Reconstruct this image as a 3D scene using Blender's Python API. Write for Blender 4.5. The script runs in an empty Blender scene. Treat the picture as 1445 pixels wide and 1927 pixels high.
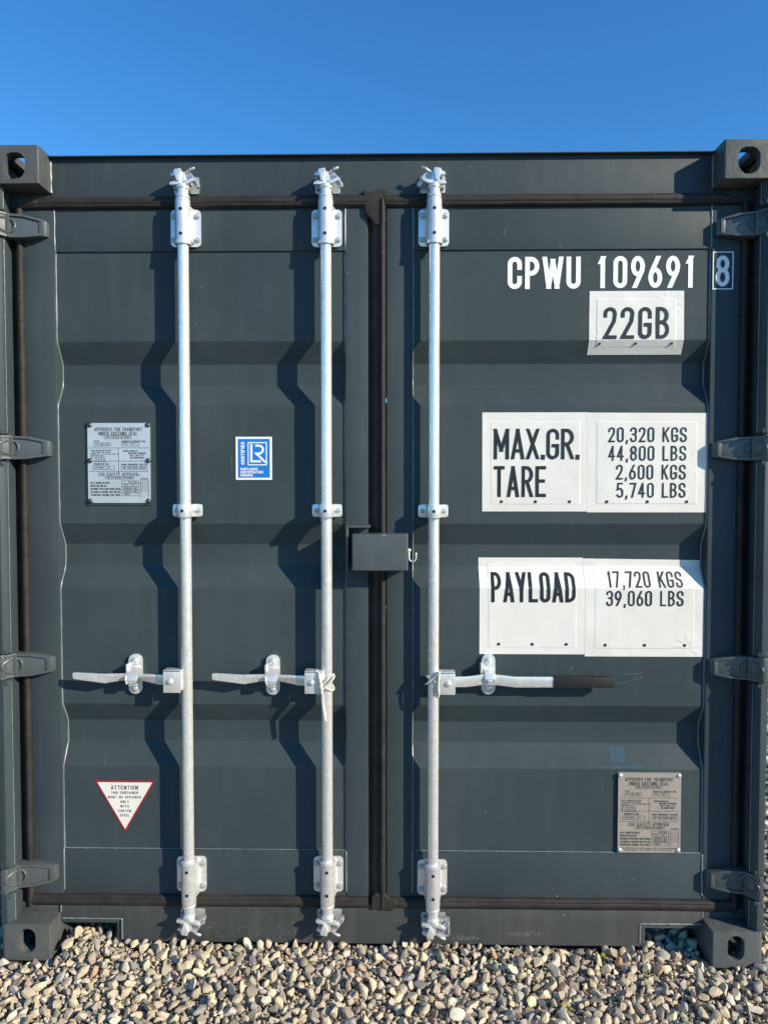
import bpy, bmesh, math, random
import numpy as np
from mathutils import Vector, Matrix

random.seed(11)
rng = np.random.default_rng(5)
scene = bpy.context.scene
COL = scene.collection
R = math.radians

# ------------------------------------------------------------------ camera
cam_data = bpy.data.cameras.new("camera")
cam = bpy.data.objects.new("camera", cam_data)
COL.objects.link(cam)
cam.location = (0.0528, -2.2280, 1.5244)
cam.rotation_euler = (R(90) - 0.0334, 0.0, 0.01641)
cam_data.sensor_fit = 'VERTICAL'
cam_data.sensor_height = 36.0
cam_data.lens = 36.0 * 1338.67 / 1927.0
cam_data.clip_start = 0.05
cam_data.clip_end = 3000.0
scene.camera = cam

# ------------------------------------------------------------------ sky and sun
SUN_TRAVEL = Vector((-1.62, 1.0, -0.87)).normalized()
to_sun = -SUN_TRAVEL
world = bpy.data.worlds.new("World")
scene.world = world
world.use_nodes = True
wn = world.node_tree.nodes
wl = world.node_tree.links
wn.clear()
sky = wn.new("ShaderNodeTexSky")
sky.sky_type = 'NISHITA'
sky.sun_disc = False
sky.sun_elevation = math.asin(to_sun.z)
sky.sun_rotation = math.atan2(to_sun.x, to_sun.y)
sky.altitude = 0
sky.air_density = 1.0
sky.dust_density = 0.0
sky.ozone_density = 4.0
bg = wn.new("ShaderNodeBackground")
bg.inputs["Strength"].default_value = 0.130
wo = wn.new("ShaderNodeOutputWorld")
deep = wn.new("ShaderNodeHueSaturation")           # the deep, clean blue of a cold clear day
deep.inputs["Saturation"].default_value = 1.16
deep.inputs["Value"].default_value = 1.06
wl.new(sky.outputs[0], deep.inputs["Color"])
tint = wn.new("ShaderNodeMix")
tint.data_type = 'RGBA'
tint.blend_type = 'MULTIPLY'
tint.inputs[0].default_value = 1.0
tint.inputs[7].default_value = (0.64, 1.00, 1.14, 1.0)
wl.new(deep.outputs[0], tint.inputs[6])
wl.new(tint.outputs[2], bg.inputs[0])
wl.new(bg.outputs[0], wo.inputs[0])

sun_data = bpy.data.lights.new("sun", 'SUN')
sun_data.energy = 5.0
sun_data.angle = R(0.53)
sun_data.color = (1.0, 0.872, 0.665)
sun = bpy.data.objects.new("sun", sun_data)
sun.rotation_euler = SUN_TRAVEL.to_track_quat('-Z', 'Y').to_euler()
sun.location = (6, -5, 5)
COL.objects.link(sun)

# ------------------------------------------------------------------ exposure
scene.view_settings.view_transform = 'Standard'
scene.view_settings.look = 'None'
scene.view_settings.exposure = 0.44
scene.view_settings.gamma = 1.0
scene.view_settings.use_curve_mapping = False
scene.render.engine = 'CYCLES'
scene.cycles.max_bounces = 8
scene.cycles.sample_clamp_indirect = 4.0
scene.cycles.blur_glossy = 1.0


# ================================================================== materials
def new_mat(name):
    m = bpy.data.materials.new(name)
    m.use_nodes = True
    nt = m.node_tree
    b = nt.nodes["Principled BSDF"]
    return m, nt, b


def node(nt, kind, **kw):
    n = nt.nodes.new(kind)
    for k, v in kw.items():
        if k in n.inputs:
            n.inputs[k].default_value = v
        else:
            setattr(n, k, v)
    return n


def coords(nt, scale=(1, 1, 1), rot=(0, 0, 0)):
    tc = node(nt, "ShaderNodeTexCoord")
    mp = node(nt, "ShaderNodeMapping")
    mp.inputs["Scale"].default_value = scale
    mp.inputs["Rotation"].default_value = rot
    nt.links.new(tc.outputs["Object"], mp.inputs[0])
    return mp.outputs[0]


def noise(nt, vec, scale, detail=3.0, rough=0.5):
    n = node(nt, "ShaderNodeTexNoise")
    n.inputs["Scale"].default_value = scale
    n.inputs["Detail"].default_value = detail
    n.inputs["Roughness"].default_value = rough
    nt.links.new(vec, n.inputs["Vector"])
    return n.outputs[0]


def ramp(nt, fac, p0, p1, c0=(0, 0, 0, 1), c1=(1, 1, 1, 1)):
    n = node(nt, "ShaderNodeValToRGB")
    e = n.color_ramp.elements
    e[0].position, e[1].position = p0, p1
    e[0].color, e[1].color = c0, c1
    nt.links.new(fac, n.inputs[0])
    return n.outputs[0]


def mix(nt, fac, a, b, blend='MIX'):
    n = node(nt, "ShaderNodeMix")
    n.data_type = 'RGBA'
    n.blend_type = blend
    for sock, v in ((n.inputs[0], fac), (n.inputs[6], a), (n.inputs[7], b)):
        if hasattr(v, "is_output"):
            nt.links.new(v, sock)
        else:
            sock.default_value = v
    return n.outputs[2]


def mathn(nt, op, a, b):
    n = node(nt, "ShaderNodeMath")
    n.operation = op
    for sock, v in ((n.inputs[0], a), (n.inputs[1], b)):
        if hasattr(v, "is_output"):
            nt.links.new(v, sock)
        else:
            sock.default_value = v
    return n.outputs[0]


def bump(nt, b, height, strength, dist, prev=None):
    n = node(nt, "ShaderNodeBump")
    n.inputs["Strength"].default_value = strength
    n.inputs["Distance"].default_value = dist
    nt.links.new(height, n.inputs["Height"])
    if prev is not None:
        nt.links.new(prev, n.inputs["Normal"])
    nt.links.new(n.outputs[0], b.inputs["Normal"])
    return n.outputs[0]


def paint_material(name, c0, c1, dust=0.03, rough=(0.44, 0.56), specks=True, wave=0.25, scratch=True, spec=0.19, grain=(420, 0.10, 0.0008), worn=0.0):
    m, nt, b = new_mat(name)
    v = coords(nt)
    n1 = noise(nt, v, 1.7, 6, 0.65)
    col = mix(nt, ramp(nt, n1, 0.33, 0.70), c0, c1)
    hue = noise(nt, coords(nt, (1, 1, 0.6)), 3.4, 3, 0.6)
    col = mix(nt, mathn(nt, 'MULTIPLY', ramp(nt, hue, 0.45, 0.70), 0.5), col, mix(nt, 1.0, col, (1.08, 0.96, 1.06, 1), 'MULTIPLY'))
    # streaks of dust washed down by rain
    vs = coords(nt, (26, 26, 1.3))
    st = noise(nt, vs, 1.0, 4, 0.6)
    stm = mathn(nt, 'MULTIPLY', ramp(nt, st, 0.48, 0.85), dust)
    col = mix(nt, stm, col, (0.30, 0.31, 0.30, 1))
    if specks:
        sp = noise(nt, v, 95, 2, 0.5)
        sp2 = noise(nt, v, 3.1, 2, 0.5)
        spm = mathn(nt, 'MULTIPLY', ramp(nt, sp, 0.745, 0.775), ramp(nt, sp2, 0.5, 0.7))
        col = mix(nt, mathn(nt, 'MULTIPLY', spm, 0.55), col, (0.42, 0.43, 0.41, 1))
    if scratch:
        for rot, sc in (((0, 0.5, 0), 1.0), ((0, -0.25, 0), 1.3)):
            vv = coords(nt, (420 * sc, 1, 9), rot)
            s = noise(nt, vv, 1.0, 1, 0.4)
            gate = noise(nt, v, 4.0 * sc, 2, 0.5)
            sm = mathn(nt, 'MULTIPLY', ramp(nt, s, 0.775, 0.80), ramp(nt, gate, 0.60, 0.66))
            col = mix(nt, mathn(nt, 'MULTIPLY', sm, 0.5), col, (0.36, 0.38, 0.38, 1))
    if worn > 0:
        ge = node(nt, "ShaderNodeNewGeometry")
        wm = mathn(nt, 'MULTIPLY', ramp(nt, ge.outputs["Pointiness"], 0.53, 0.60), ramp(nt, noise(nt, v, 38, 4, 0.6), 0.40, 0.62))
        col = mix(nt, mathn(nt, 'MULTIPLY', wm, worn), col, (0.42, 0.43, 0.42, 1))
    nt.links.new(col, b.inputs["Base Color"])
    rr = noise(nt, v, 9, 4, 0.6)
    mr = node(nt, "ShaderNodeMapRange")
    mr.inputs["To Min"].default_value = rough[0]
    mr.inputs["To Max"].default_value = rough[1]
    nt.links.new(rr, mr.inputs[0])
    nt.links.new(mr.outputs[0], b.inputs["Roughness"])
    w = noise(nt, v, 5.5, 2, 0.5)
    p = bump(nt, b, w, wave, 0.012)
    o = noise(nt, v, grain[0], 3, 0.6)
    bump(nt, b, o, grain[1], grain[2], p)
    b.inputs["Specular IOR Level"].default_value = spec
    return m


M = {}
M['paint'] = paint_material("grey_paint", (0.034, 0.0505, 0.0565, 1), (0.047, 0.0655, 0.0715, 1))
M['paint_frame'] = paint_material("frame_paint", (0.035, 0.050, 0.058, 1), (0.049, 0.065, 0.072, 1), 0.06)
M['paint_low'] = paint_material("dusty_paint", (0.046, 0.052, 0.052, 1), (0.068, 0.073, 0.071, 1), 0.10, (0.5, 0.7))
M['paint_cast'] = paint_material("casting_paint", (0.066, 0.075, 0.076, 1), (0.105, 0.112, 0.108, 1), 0.12, (0.40, 0.55), True, 0.9, grain=(95, 0.45, 0.003))
M['weld'] = paint_material("weld_glint_paint", (0.10, 0.125, 0.13, 1), (0.20, 0.23, 0.23, 1), 0.2, (0.22, 0.34), False, 0.3, False, spec=0.7)  # lighter base colour stands in for sun glinting off the beads

M['hinge'] = paint_material("hinge_paint", (0.050, 0.064, 0.068, 1), (0.075, 0.088, 0.090, 1), 0.10, (0.30, 0.45), False, 0.5, False, spec=0.6)


def rubber_material():
    m, nt, b = new_mat("black_rubber")
    v = coords(nt)
    n1 = noise(nt, v, 14, 5, 0.65)
    col = mix(nt, ramp(nt, n1, 0.3, 0.75), (0.012, 0.0105, 0.0098, 1), (0.032, 0.028, 0.0255, 1))
    vs = coords(nt, (3, 30, 60))
    st = noise(nt, vs, 1.0, 3, 0.6)
    col = mix(nt, mathn(nt, 'MULTIPLY', ramp(nt, st, 0.55, 0.8), 0.22), col, (0.13, 0.118, 0.108, 1))
    nt.links.new(col, b.inputs["Base Color"])
    b.inputs["Roughness"].default_value = 0.68
    b.inputs["Specular IOR Level"].default_value = 0.35
    bump(nt, b, noise(nt, v, 45, 4), 0.35, 0.003)
    return m


M['rubber'] = rubber_material()


def galvanised(name, base, rough0, rough1, spangle=True):
    m, nt, b = new_mat(name)
    v = coords(nt)
    n1 = noise(nt, v, 60, 5, 0.7)
    n2 = noise(nt, coords(nt, (1, 1, 0.22)), 130, 3, 0.6)
    f = mathn(nt, 'MULTIPLY', n1, 0.6)
    f = mathn(nt, 'ADD', f, mathn(nt, 'MULTIPLY', n2, 0.4))
    col = mix(nt, ramp(nt, f, 0.36, 0.62), (base[0] * .82, base[1] * .825, base[2] * .83, 1), (*base, 1))
    dn = noise(nt, v, 9, 4, 0.7)
    col = mix(nt, mathn(nt, 'MULTIPLY', ramp(nt, dn, 0.60, 0.78), 0.35), col, (0.36, 0.33, 0.27, 1))
    nt.links.new(col, b.inputs["Base Color"])
    b.inputs["Metallic"].default_value = 0.58
    mr = node(nt, "ShaderNodeMapRange")
    mr.inputs["To Min"].default_value = rough0
    mr.inputs["To Max"].default_value = rough1
    nt.links.new(n1, mr.inputs[0])
    nt.links.new(mr.outputs[0], b.inputs["Roughness"])
    bump(nt, b, n1, 0.18, 0.0012)
    return m


M['zinc'] = galvanised("galvanised_steel", (0.92, 0.92, 0.90), 0.17, 0.34)
M['zinc_cast'] = galvanised("cast_zinc", (0.86, 0.86, 0.845), 0.22, 0.42)
M['bolt'] = galvanised("bolt_steel", (0.50, 0.52, 0.53), 0.30, 0.5)


def simple(name, col, rough=0.5, metal=0.0, var=0.0, vscale=30, bumpd=0.0):
    m, nt, b = new_mat(name)
    b.inputs["Roughness"].default_value = rough
    b.inputs["Metallic"].default_value = metal
    if var > 0:
        v = coords(nt)
        n1 = noise(nt, v, vscale, 4, 0.6)
        c0 = tuple(c * (1 - var) for c in col) + (1,)
        c1 = tuple(min(1, c * (1 + var)) for c in col) + (1,)
        nt.links.new(mix(nt, ramp(nt, n1, 0.3, 0.7), c0, c1), b.inputs["Base Color"])
        if bumpd > 0:
            bump(nt, b, n1, 0.5, bumpd)
    else:
        b.inputs["Base Color"].default_value = (*col, 1)
    return m


def vinyl_material():
    m, nt, b = new_mat("white_vinyl")
    v = coords(nt)
    n1 = noise(nt, v, 6, 4, 0.6)
    col = mix(nt, ramp(nt, n1, 0.35, 0.75), (0.715, 0.705, 0.672, 1), (0.64, 0.63, 0.592, 1))
    st = noise(nt, coords(nt, (40, 40, 1.6)), 1.0, 4, 0.6)
    col = mix(nt, mathn(nt, 'MULTIPLY', ramp(nt, st, 0.56, 0.85), 0.28), col, (0.55, 0.53, 0.45, 1))
    nt.links.new(col, b.inputs["Base Color"])
    b.inputs["Roughness"].default_value = 0.38
    w = noise(nt, coords(nt, (1, 1, 0.5)), 26, 4, 0.6)
    bump(nt, b, w, 0.25, 0.0022)
    return m


M['vinyl'] = vinyl_material()
M['white_paint'] = simple("white_lettering", (0.80, 0.81, 0.80), 0.45, 0, 0.05, 25)
M['black_print'] = simple("black_lettering", (0.012, 0.013, 0.013), 0.4)
M['grey_print'] = simple("etched_lettering", (0.07, 0.07, 0.075), 0.5)
M['blue'] = simple("blue_print", (0.010, 0.17, 0.58), 0.35, 0, 0.04, 10)
M['sticker_white'] = simple("white_label", (0.78, 0.79, 0.80), 0.4, 0, 0.03, 20)
M['cream'] = simple("cream_label", (0.74, 0.71, 0.65), 0.45, 0, 0.03, 20)
M['red'] = simple("red_print", (0.33, 0.018, 0.03), 0.4, 0, 0.12, 40)
M['plate'] = simple("brushed_plate", (0.66, 0.67, 0.69), 0.36, 0.55, 0.08, 12)
M['plate_tan'] = simple("gravel_reflection_plate", (0.46, 0.40, 0.35), 0.45, 0.45, 0.10, 14)  # brown base colour carries the gravel that the metal would mirror
M['grip'] = simple("black_grip", (0.009, 0.0085, 0.008), 0.55, 0, 0.3, 60)
M['hole'] = simple("hole_shade", (0.004, 0.004, 0.004), 0.8)  # near-black colour in place of the shade inside openings
M['cord'] = simple("white_cord", (0.60, 0.575, 0.51), 0.8, 0, 0.12, 300)
M['rivet'] = simple("dark_rivet", (0.10, 0.105, 0.11), 0.35, 0.7)
M['tape'] = simple("blue_tape_residue", (0.022, 0.062, 0.095), 0.8, 0, 0.35, 200)
M['chip'] = simple("bare_scratch", (0.22, 0.23, 0.23), 0.5)
M['dust'] = simple("pale_dust", (0.17, 0.17, 0.16), 0.9, 0, 0.35, 160)
M['rust'] = simple("rusty_steel", (0.20, 0.085, 0.04), 0.85, 0, 0.5, 60)
M['weed'] = simple("weed_leaf", (0.30, 0.33, 0.05), 0.6, 0, 0.3, 80)
M['twig'] = simple("dry_twig", (0.36, 0.20, 0.10), 0.8, 0, 0.3, 120)
M['straw'] = simple("dry_straw", (0.55, 0.45, 0.27), 0.8, 0, 0.25, 120)


# ================================================================== mesh building
class MB:
    def __init__(self):
        self.v, self.f = [], []

    def add(self, vs, fs):
        o = len(self.v)
        self.v += [tuple(p) for p in vs]
        self.f += [tuple(i + o for i in q) for q in fs]
        return self

    def box(self, x0, x1, y0, y1, z0, z1):
        vs = [(x0, y0, z0), (x1, y0, z0), (x1, y1, z0), (x0, y1, z0),
              (x0, y0, z1), (x1, y0, z1), (x1, y1, z1), (x0, y1, z1)]
        return self.add(vs, [(3, 2, 1, 0), (4, 5, 6, 7), (0, 1, 5, 4), (1, 2, 6, 5), (2, 3, 7, 6), (3, 0, 4, 7)])

    def prism(self, poly, axis, a, b):
        """extrude a 2-D polygon along an axis: 'x' -> poly in (y,z), 'y' -> (x,z), 'z' -> (x,y)"""
        def p3(p, t):
            return {'x': (t, p[0], p[1]), 'y': (p[0], t, p[1]), 'z': (p[0], p[1], t)}[axis]
        n = len(poly)
        vs = [p3(p, a) for p in poly] + [p3(p, b) for p in poly]
        fs = [tuple(range(n))[::-1], tuple(range(n, 2 * n))]
        fs += [(i, (i + 1) % n, n + (i + 1) % n, n + i) for i in range(n)]
        return self.add(vs, fs)

    def loft(self, rings, cap=True, closed=True):
        n = len(rings[0])
        vs = [p for r in rings for p in r]
        fs = []
        for k in range(len(rings) - 1):
            rngi = range(n) if closed else range(n - 1)
            for i in rngi:
                j = (i + 1) % n
                fs.append((k * n + i, k * n + j, (k + 1) * n + j, (k + 1) * n + i))
        if cap and closed:
            fs.append(tuple(range(n))[::-1])
            fs.append(tuple(range((len(rings) - 1) * n, len(rings) * n)))
        return self.add(vs, fs)

    def tube(self, path, r, n=10, cap=True, roundcap=False):
        path = [Vector(p) for p in path]
        rs = list(r) if hasattr(r, '__len__') else [r] * len(path)
        if roundcap:
            d0 = (path[0] - path[1]).normalized()
            d1 = (path[-1] - path[-2]).normalized()
            path = [path[0] + d0 * rs[0] * .9, path[0] + d0 * rs[0] * .6] + path + [path[-1] + d1 * rs[-1] * .6, path[-1] + d1 * rs[-1] * .9]
            rs = [rs[0] * .4, rs[0] * .8] + rs + [rs[-1] * .8, rs[-1] * .4]
        rings = []
        t0 = (path[1] - path[0]).normalized()
        up = Vector((0, 0, 1)) if abs(t0.z) < .9 else Vector((1, 0, 0))
        nrm = t0.cross(up).normalized()
        for i, p in enumerate(path):
            a = path[max(0, i - 1)]
            b = path[min(len(path) - 1, i + 1)]
            t = (b - a).normalized()
            nrm = (nrm - t * nrm.dot(t)).normalized()
            bi = t.cross(nrm)
            rings.append([p + (nrm * math.cos(2 * math.pi * k / n) + bi * math.sin(2 * math.pi * k / n)) * rs[i] for k in range(n)])
        return self.loft(rings, cap)

    def cyl(self, a, b, r, n=20):
        return self.tube([a, b], r, n)

    def lathe_z(self, cx, cy, prof, n=24):
        """prof: list of (radius, z) from bottom to top"""
        rings = [[(cx + r * math.cos(2 * math.pi * k / n), cy + r * math.sin(2 * math.pi * k / n), z) for k in range(n)] for r, z in prof]
        return self.loft(rings)

    def mesh(self, name, mat, bevel=0.0, seg=2, smooth=True, angle=38):
        bm = bmesh.new()
        bv = [bm.verts.new(p) for p in self.v]
        for q in self.f:
            try:
                bm.faces.new([bv[i] for i in q])
            except ValueError:
                pass
        bmesh.ops.recalc_face_normals(bm, faces=bm.faces[:])
        if bevel > 0:
            bm.normal_update()
            es = [e for e in bm.edges if len(e.link_faces) == 2 and e.calc_face_angle(0) > R(25)]
            bmesh.ops.bevel(bm, geom=es, offset=bevel, segments=seg, affect='EDGES', profile=0.6, clamp_overlap=True)
        me = bpy.data.meshes.new(name)
        bm.to_mesh(me)
        bm.free()
        me.materials.append(mat)
        if smooth:
            me.polygons.foreach_set("use_smooth", [True] * len(me.polygons))
            me.set_sharp_from_angle(angle=R(angle))
        return me

    def build(self, name, mat, parent=None, **kw):
        return put(name, self.mesh(name, mat, **kw), parent)


def put(name, me, parent=None, loc=(0, 0, 0), scale=None, rot=None):
    o = bpy.data.objects.new(name, me)
    COL.objects.link(o)
    if parent is not None:
        o.parent = parent
    o.location = loc
    if scale:
        o.scale = scale
    if rot:
        o.rotation_euler = rot
    return o


def mirrored(me, sx=1, sz=1, name=None):
    m2 = me.copy()
    m2.transform(Matrix.Diagonal((sx, 1, sz, 1)))
    if sx * sz < 0:
        m2.flip_normals()
    return m2


def rrect(x0, x1, z0, z1, r, n=5):
    pts = []
    for cx, cz, a0 in ((x1 - r, z1 - r, 0), (x0 + r, z1 - r, 90), (x0 + r, z0 + r, 180), (x1 - r, z0 + r, 270)):
        for k in range(n + 1):
            a = R(a0 + 90 * k / n)
            pts.append((cx + r * math.cos(a), cz + r * math.sin(a)))
    return pts


def wobble(path, amp, seed):
    rd = random.Random(seed)
    return [(p[0] + rd.uniform(-amp, amp), p[1] + rd.uniform(-amp * .4, amp * .4), p[2] + rd.uniform(-amp, amp)) for p in path]


def subdivide(path, step):
    out = []
    for a, b in zip(path[:-1], path[1:]):
        a, b = Vector(a), Vector(b)
        n = max(1, int((b - a).length / step))
        out += [a + (b - a) * (k / n) for k in range(n)]
    out.append(Vector(path[-1]))
    return out


def bead(name, path, r, parent, seed=1, step=0.009):
    rd = random.Random(seed)
    pts = wobble(subdivide(path, step), 0.0004, seed)
    rs = [r * rd.uniform(.72, 1.2) for _ in pts]
    mb = MB()
    mb.tube(pts, rs, 7)
    return mb.build(name, M['weld'], parent, angle=80)


# ================================================================== ground
ground_mb = MB()
ground_mb.add([(-400, -400, -0.022), (400, -400, -0.022), (400, 400, -0.022), (-400, 400, -0.022)], [(0, 1, 2, 3)])


def ground_material():
    m, nt, b = new_mat("gravel_ground")
    v = coords(nt)
    vo = node(nt, "ShaderNodeTexVoronoi")
    vo.inputs["Scale"].default_value = 42
    nt.links.new(v, vo.inputs["Vector"])
    cr = node(nt, "ShaderNodeValToRGB")
    el = cr.color_ramp.elements
    el[0].position, el[0].color = 0.0, (0.17, 0.155, 0.135, 1)  # ramp colours lowered to include the shadows among the stones
    el[1].position, el[1].color = 1.0, (0.50, 0.44, 0.33, 1)
    for p, c in ((0.3, (0.31, 0.28, 0.235, 1)), (0.55, (0.42, 0.365, 0.28, 1)), (0.8, (0.34, 0.31, 0.27, 1))):
        e = el.new(p)
        e.color = c
    sep = node(nt, "ShaderNodeSeparateColor")
    nt.links.new(vo.outputs["Color"], sep.inputs[0])
    nt.links.new(sep.outputs[0], cr.inputs[0])
    dist = ramp(nt, vo.outputs["Distance"], 0.35, 0.75, (1, 1, 1, 1), (0.35, 0.31, 0.27, 1))
    nt.links.new(mix(nt, 1.0, cr.outputs[0], dist, 'MULTIPLY'), b.inputs["Base Color"])
    b.inputs["Roughness"].default_value = 0.9
    inv = mathn(nt, 'SUBTRACT', 1.0, vo.outputs["Distance"])
    bump(nt, b, inv, 1.0, 0.03)
    return m


M['ground'] = ground_material()
ground = ground_mb.build("ground", M['ground'], smooth=False)
ground["kind"] = "structure"
ground["label"] = "pale gravel yard in front of and beneath the container"
ground["category"] = "ground"


# ================================================================== the container
BOX = bpy.data.objects.new("shipping_container", None)
BOX.empty_display_size = 0.3
COL.objects.link(BOX)
BOX["label"] = "dark grey steel shipping container with closed double doors and galvanised bars"
BOX["category"] = "container"

XO, XI = 1.219, 1.057        # outer and inner faces of the corner castings
FR = 0.078                   # plane of header and door frames
PO, PI_ = 0.086, 0.124       # outer and inner planes of the corrugated panels
CORR = [(2.000, 1.931, 1.861, 1.793), (1.409, 1.339, 1.267, 1.1995), (0.813, 0.747, 0.677, 0.604)]
PROFILE = [(2.287, PO)]
for a_, b_, c_, d_ in CORR:
    PROFILE += [(a_, PO), (b_, PI_), (c_, PI_), (d_, PO)]
PROFILE.append((0.327, PO))


def surf(z):
    if z >= PROFILE[0][0] or z <= PROFILE[-1][0]:
        return PO
    for (z1, y1), (z0, y0) in zip(PROFILE[:-1], PROFILE[1:]):
        if z0 <= z <= z1:
            return y0 + (y1 - y0) * (z - z0) / (z1 - z0)
    return PO


def rounded_profile(r=.0032):
    out = [Vector(PROFILE[0])]
    for a, b, c in zip(PROFILE[:-2], PROFILE[1:-1], PROFILE[2:]):
        a, b, c = Vector(a), Vector(b), Vector(c)
        p, q = b + (a - b).normalized() * r, b + (c - b).normalized() * r
        for k in range(5):
            t = k / 4
            out.append(p * (1 - t) ** 2 + b * 2 * t * (1 - t) + q * t * t)
    out.append(Vector(PROFILE[-1]))
    return [(v.x, v.y) for v in out]


# ------------------------------------------------------------------ corner castings
def boolean_cut(base_me, cutters):
    o = put("tmp_base", base_me)
    tmp = []
    for c in cutters:
        k = put("tmp_cut", c)
        md = o.modifiers.new("b", 'BOOLEAN')
        md.object = k
        md.operation = 'DIFFERENCE'
        md.solver = 'EXACT'
        tmp.append(k)
    dg = bpy.context.evaluated_depsgraph_get()
    me = bpy.data.meshes.new_from_object(o.evaluated_get(dg))
    for k in [o] + tmp:
        bpy.data.objects.remove(k)
    return me


def casting_mesh(hx, hz, cz, octagon):
    """left-hand fitting: x 0 (outer) .. 0.162, y 0 (front) .. 0.178, z 0 .. 0.118"""
    w, d, h = 0.162, 0.178, 0.118
    r = 0.016
    prof = [(w - .003, 0), (w, .003), (w, d), (0, d)] + [(r - r * math.cos(R(a)), r - r * math.sin(R(a))) for a in (0, 18, 36, 54, 72, 90)]
    base = MB().prism(prof, 'z', 0, h).mesh("corner_casting", M['paint_cast'], bevel=0.002, seg=2)
    mk = []
    cav = MB().box(.024, w - .024, .026, d - .02, .022, h - .024)
    mk.append(cav.mesh("c", M['paint_cast'], smooth=False))
    cx = 0.0865
    if octagon:
        q = .020
        poly = [(cx - hx, cz - hz + q * 1.3), (cx - hx + q * .4, cz - hz + q * .5), (cx - hx + q * 1.1, cz - hz), (cx + hx - q * 1.1, cz - hz), (cx + hx - q * .4, cz - hz + q * .5), (cx + hx, cz - hz + q * 1.3),
                (cx + hx, cz + hz - q), (cx + hx - q * .5, cz + hz - q * .25), (cx + hx - q * 1.2, cz + hz), (cx - hx + q * 1.2, cz + hz), (cx - hx + q * .5, cz + hz - q * .25), (cx - hx, cz + hz - q)]
    else:
        poly = rrect(cx - hx, cx + hx, cz - hz, cz + hz, hx * .93, 8)
    mk.append(MB().prism(poly, 'y', -.05, .06).mesh("c", M['paint_cast'], smooth=False))
    mk.append(MB().prism(rrect(.0865 - .0318, .0865 + .0318, .1015 - .062, .1015 + .062, .031, 8), 'z', .06, .2).mesh("c", M['paint_cast'], smooth=False))
    mk.append(MB().prism(rrect(.1015 - .0395, .1015 + .0395, .059 - .0255, .059 + .0255, .025, 8), 'x', -.05, .06).mesh("c", M['paint_cast'], smooth=False))
    me = boolean_cut(base, mk)
    me.materials.clear()
    me.materials.append(M['paint_cast'])
    me.polygons.foreach_set("use_smooth", [True] * len(me.polygons))
    me.set_sharp_from_angle(angle=R(35))
    return me


cast_top = casting_mesh(.0334, .0410, .0545, True)
cast_low = casting_mesh(.0265, .0395, .0530, False)       # turned upside down at the foot
for me_, z_, sz_ in ((cast_top, 2.591 - .118, 1), (cast_low, .118, -1)):
    for sx_ in (1, -1):
        m_ = mirrored(me_, sx_, sz_)
        put("corner_casting", m_, BOX, (-XO * sx_, 0, z_))
        m2 = m_.copy()
        m2.transform(Matrix.Diagonal((1, -1, 1, 1)))
        m2.flip_normals()
        put("corner_casting", m2, BOX, (-XO * sx_, 6.058, z_))

# ------------------------------------------------------------------ posts
for sx_ in (1, -1):
    sec = [(-1.2185, .030), (-1.1850, .030), (-1.189, .074), (-1.189, .150), (-1.2185, .150)]
    me_ = MB().prism(sec, 'z', .1185, 2.4725).mesh("corner_post", M['paint_frame'], bevel=.0015)
    post = put("corner_post", mirrored(me_, sx_), BOX)
    ridge = [(-1.2188, .003), (-1.1965, .000), (-1.1845, .0115), (-1.1815, .0190), (-1.1845, .0325), (-1.2188, .0325)]
    zz = [.1190] + [z for zc in (.2565, .952, 1.652, 2.354) for z in (zc - .044, zc + .044)] + [2.4720]
    for za, zb in zip(zz[0::2], zz[1::2]):
        put("post_flange", mirrored(MB().prism(ridge, 'z', za, zb).mesh("post_flange", M['paint_frame'], bevel=.0028, seg=3), sx_), post)
        bead("weld_bead", [(-sx_ * 1.1808, .021, za + .004), (-sx_ * 1.1808, .021, zb - .004)], .0016, post, int(za * 100))
    MB().box(-sx_ * 1.2175, -sx_ * 1.10, 5.90, 6.05, .119, 2.472).build("rear_corner_post", M['paint'], BOX, bevel=.003)
    for zc in (2.354, 1.652, .952, .2565):
        for up in (1, -1):
            lug = MB().box(-1.2186, -1.186, +.0015, .034, zc + up * .042, zc + up * .058)
            put("hinge_lug", mirrored(lug.mesh("hinge_lug", M['paint_frame'], bevel=.004, seg=3), sx_), post)

# ------------------------------------------------------------------ header, lip, sill
hd = MB().box(-XI + .0005, XI - .0005, FR, .2, 2.428, 2.5822).build("door_header", M['paint_frame'], BOX, bevel=.002)
for sx_ in (1, -1):
    MB().box(*sorted((sx_ * 1.0565, sx_ * 1.188)), .0815, .2, 2.428, 2.472).build("header_end", M['paint_frame'], hd, bevel=.001)
MB().box(-XI + .0005, XI - .0005, .0610, .3, 2.5824, 2.5846).build("drip_lip", M['paint_frame'], hd)
for sx_ in (1, -1):
    bead("weld_bead", [(sx_ * 1.0555, FR - .001, 2.474), (sx_ * 1.0555, FR - .001, 2.578)], .0042, hd, 3 + sx_)

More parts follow.
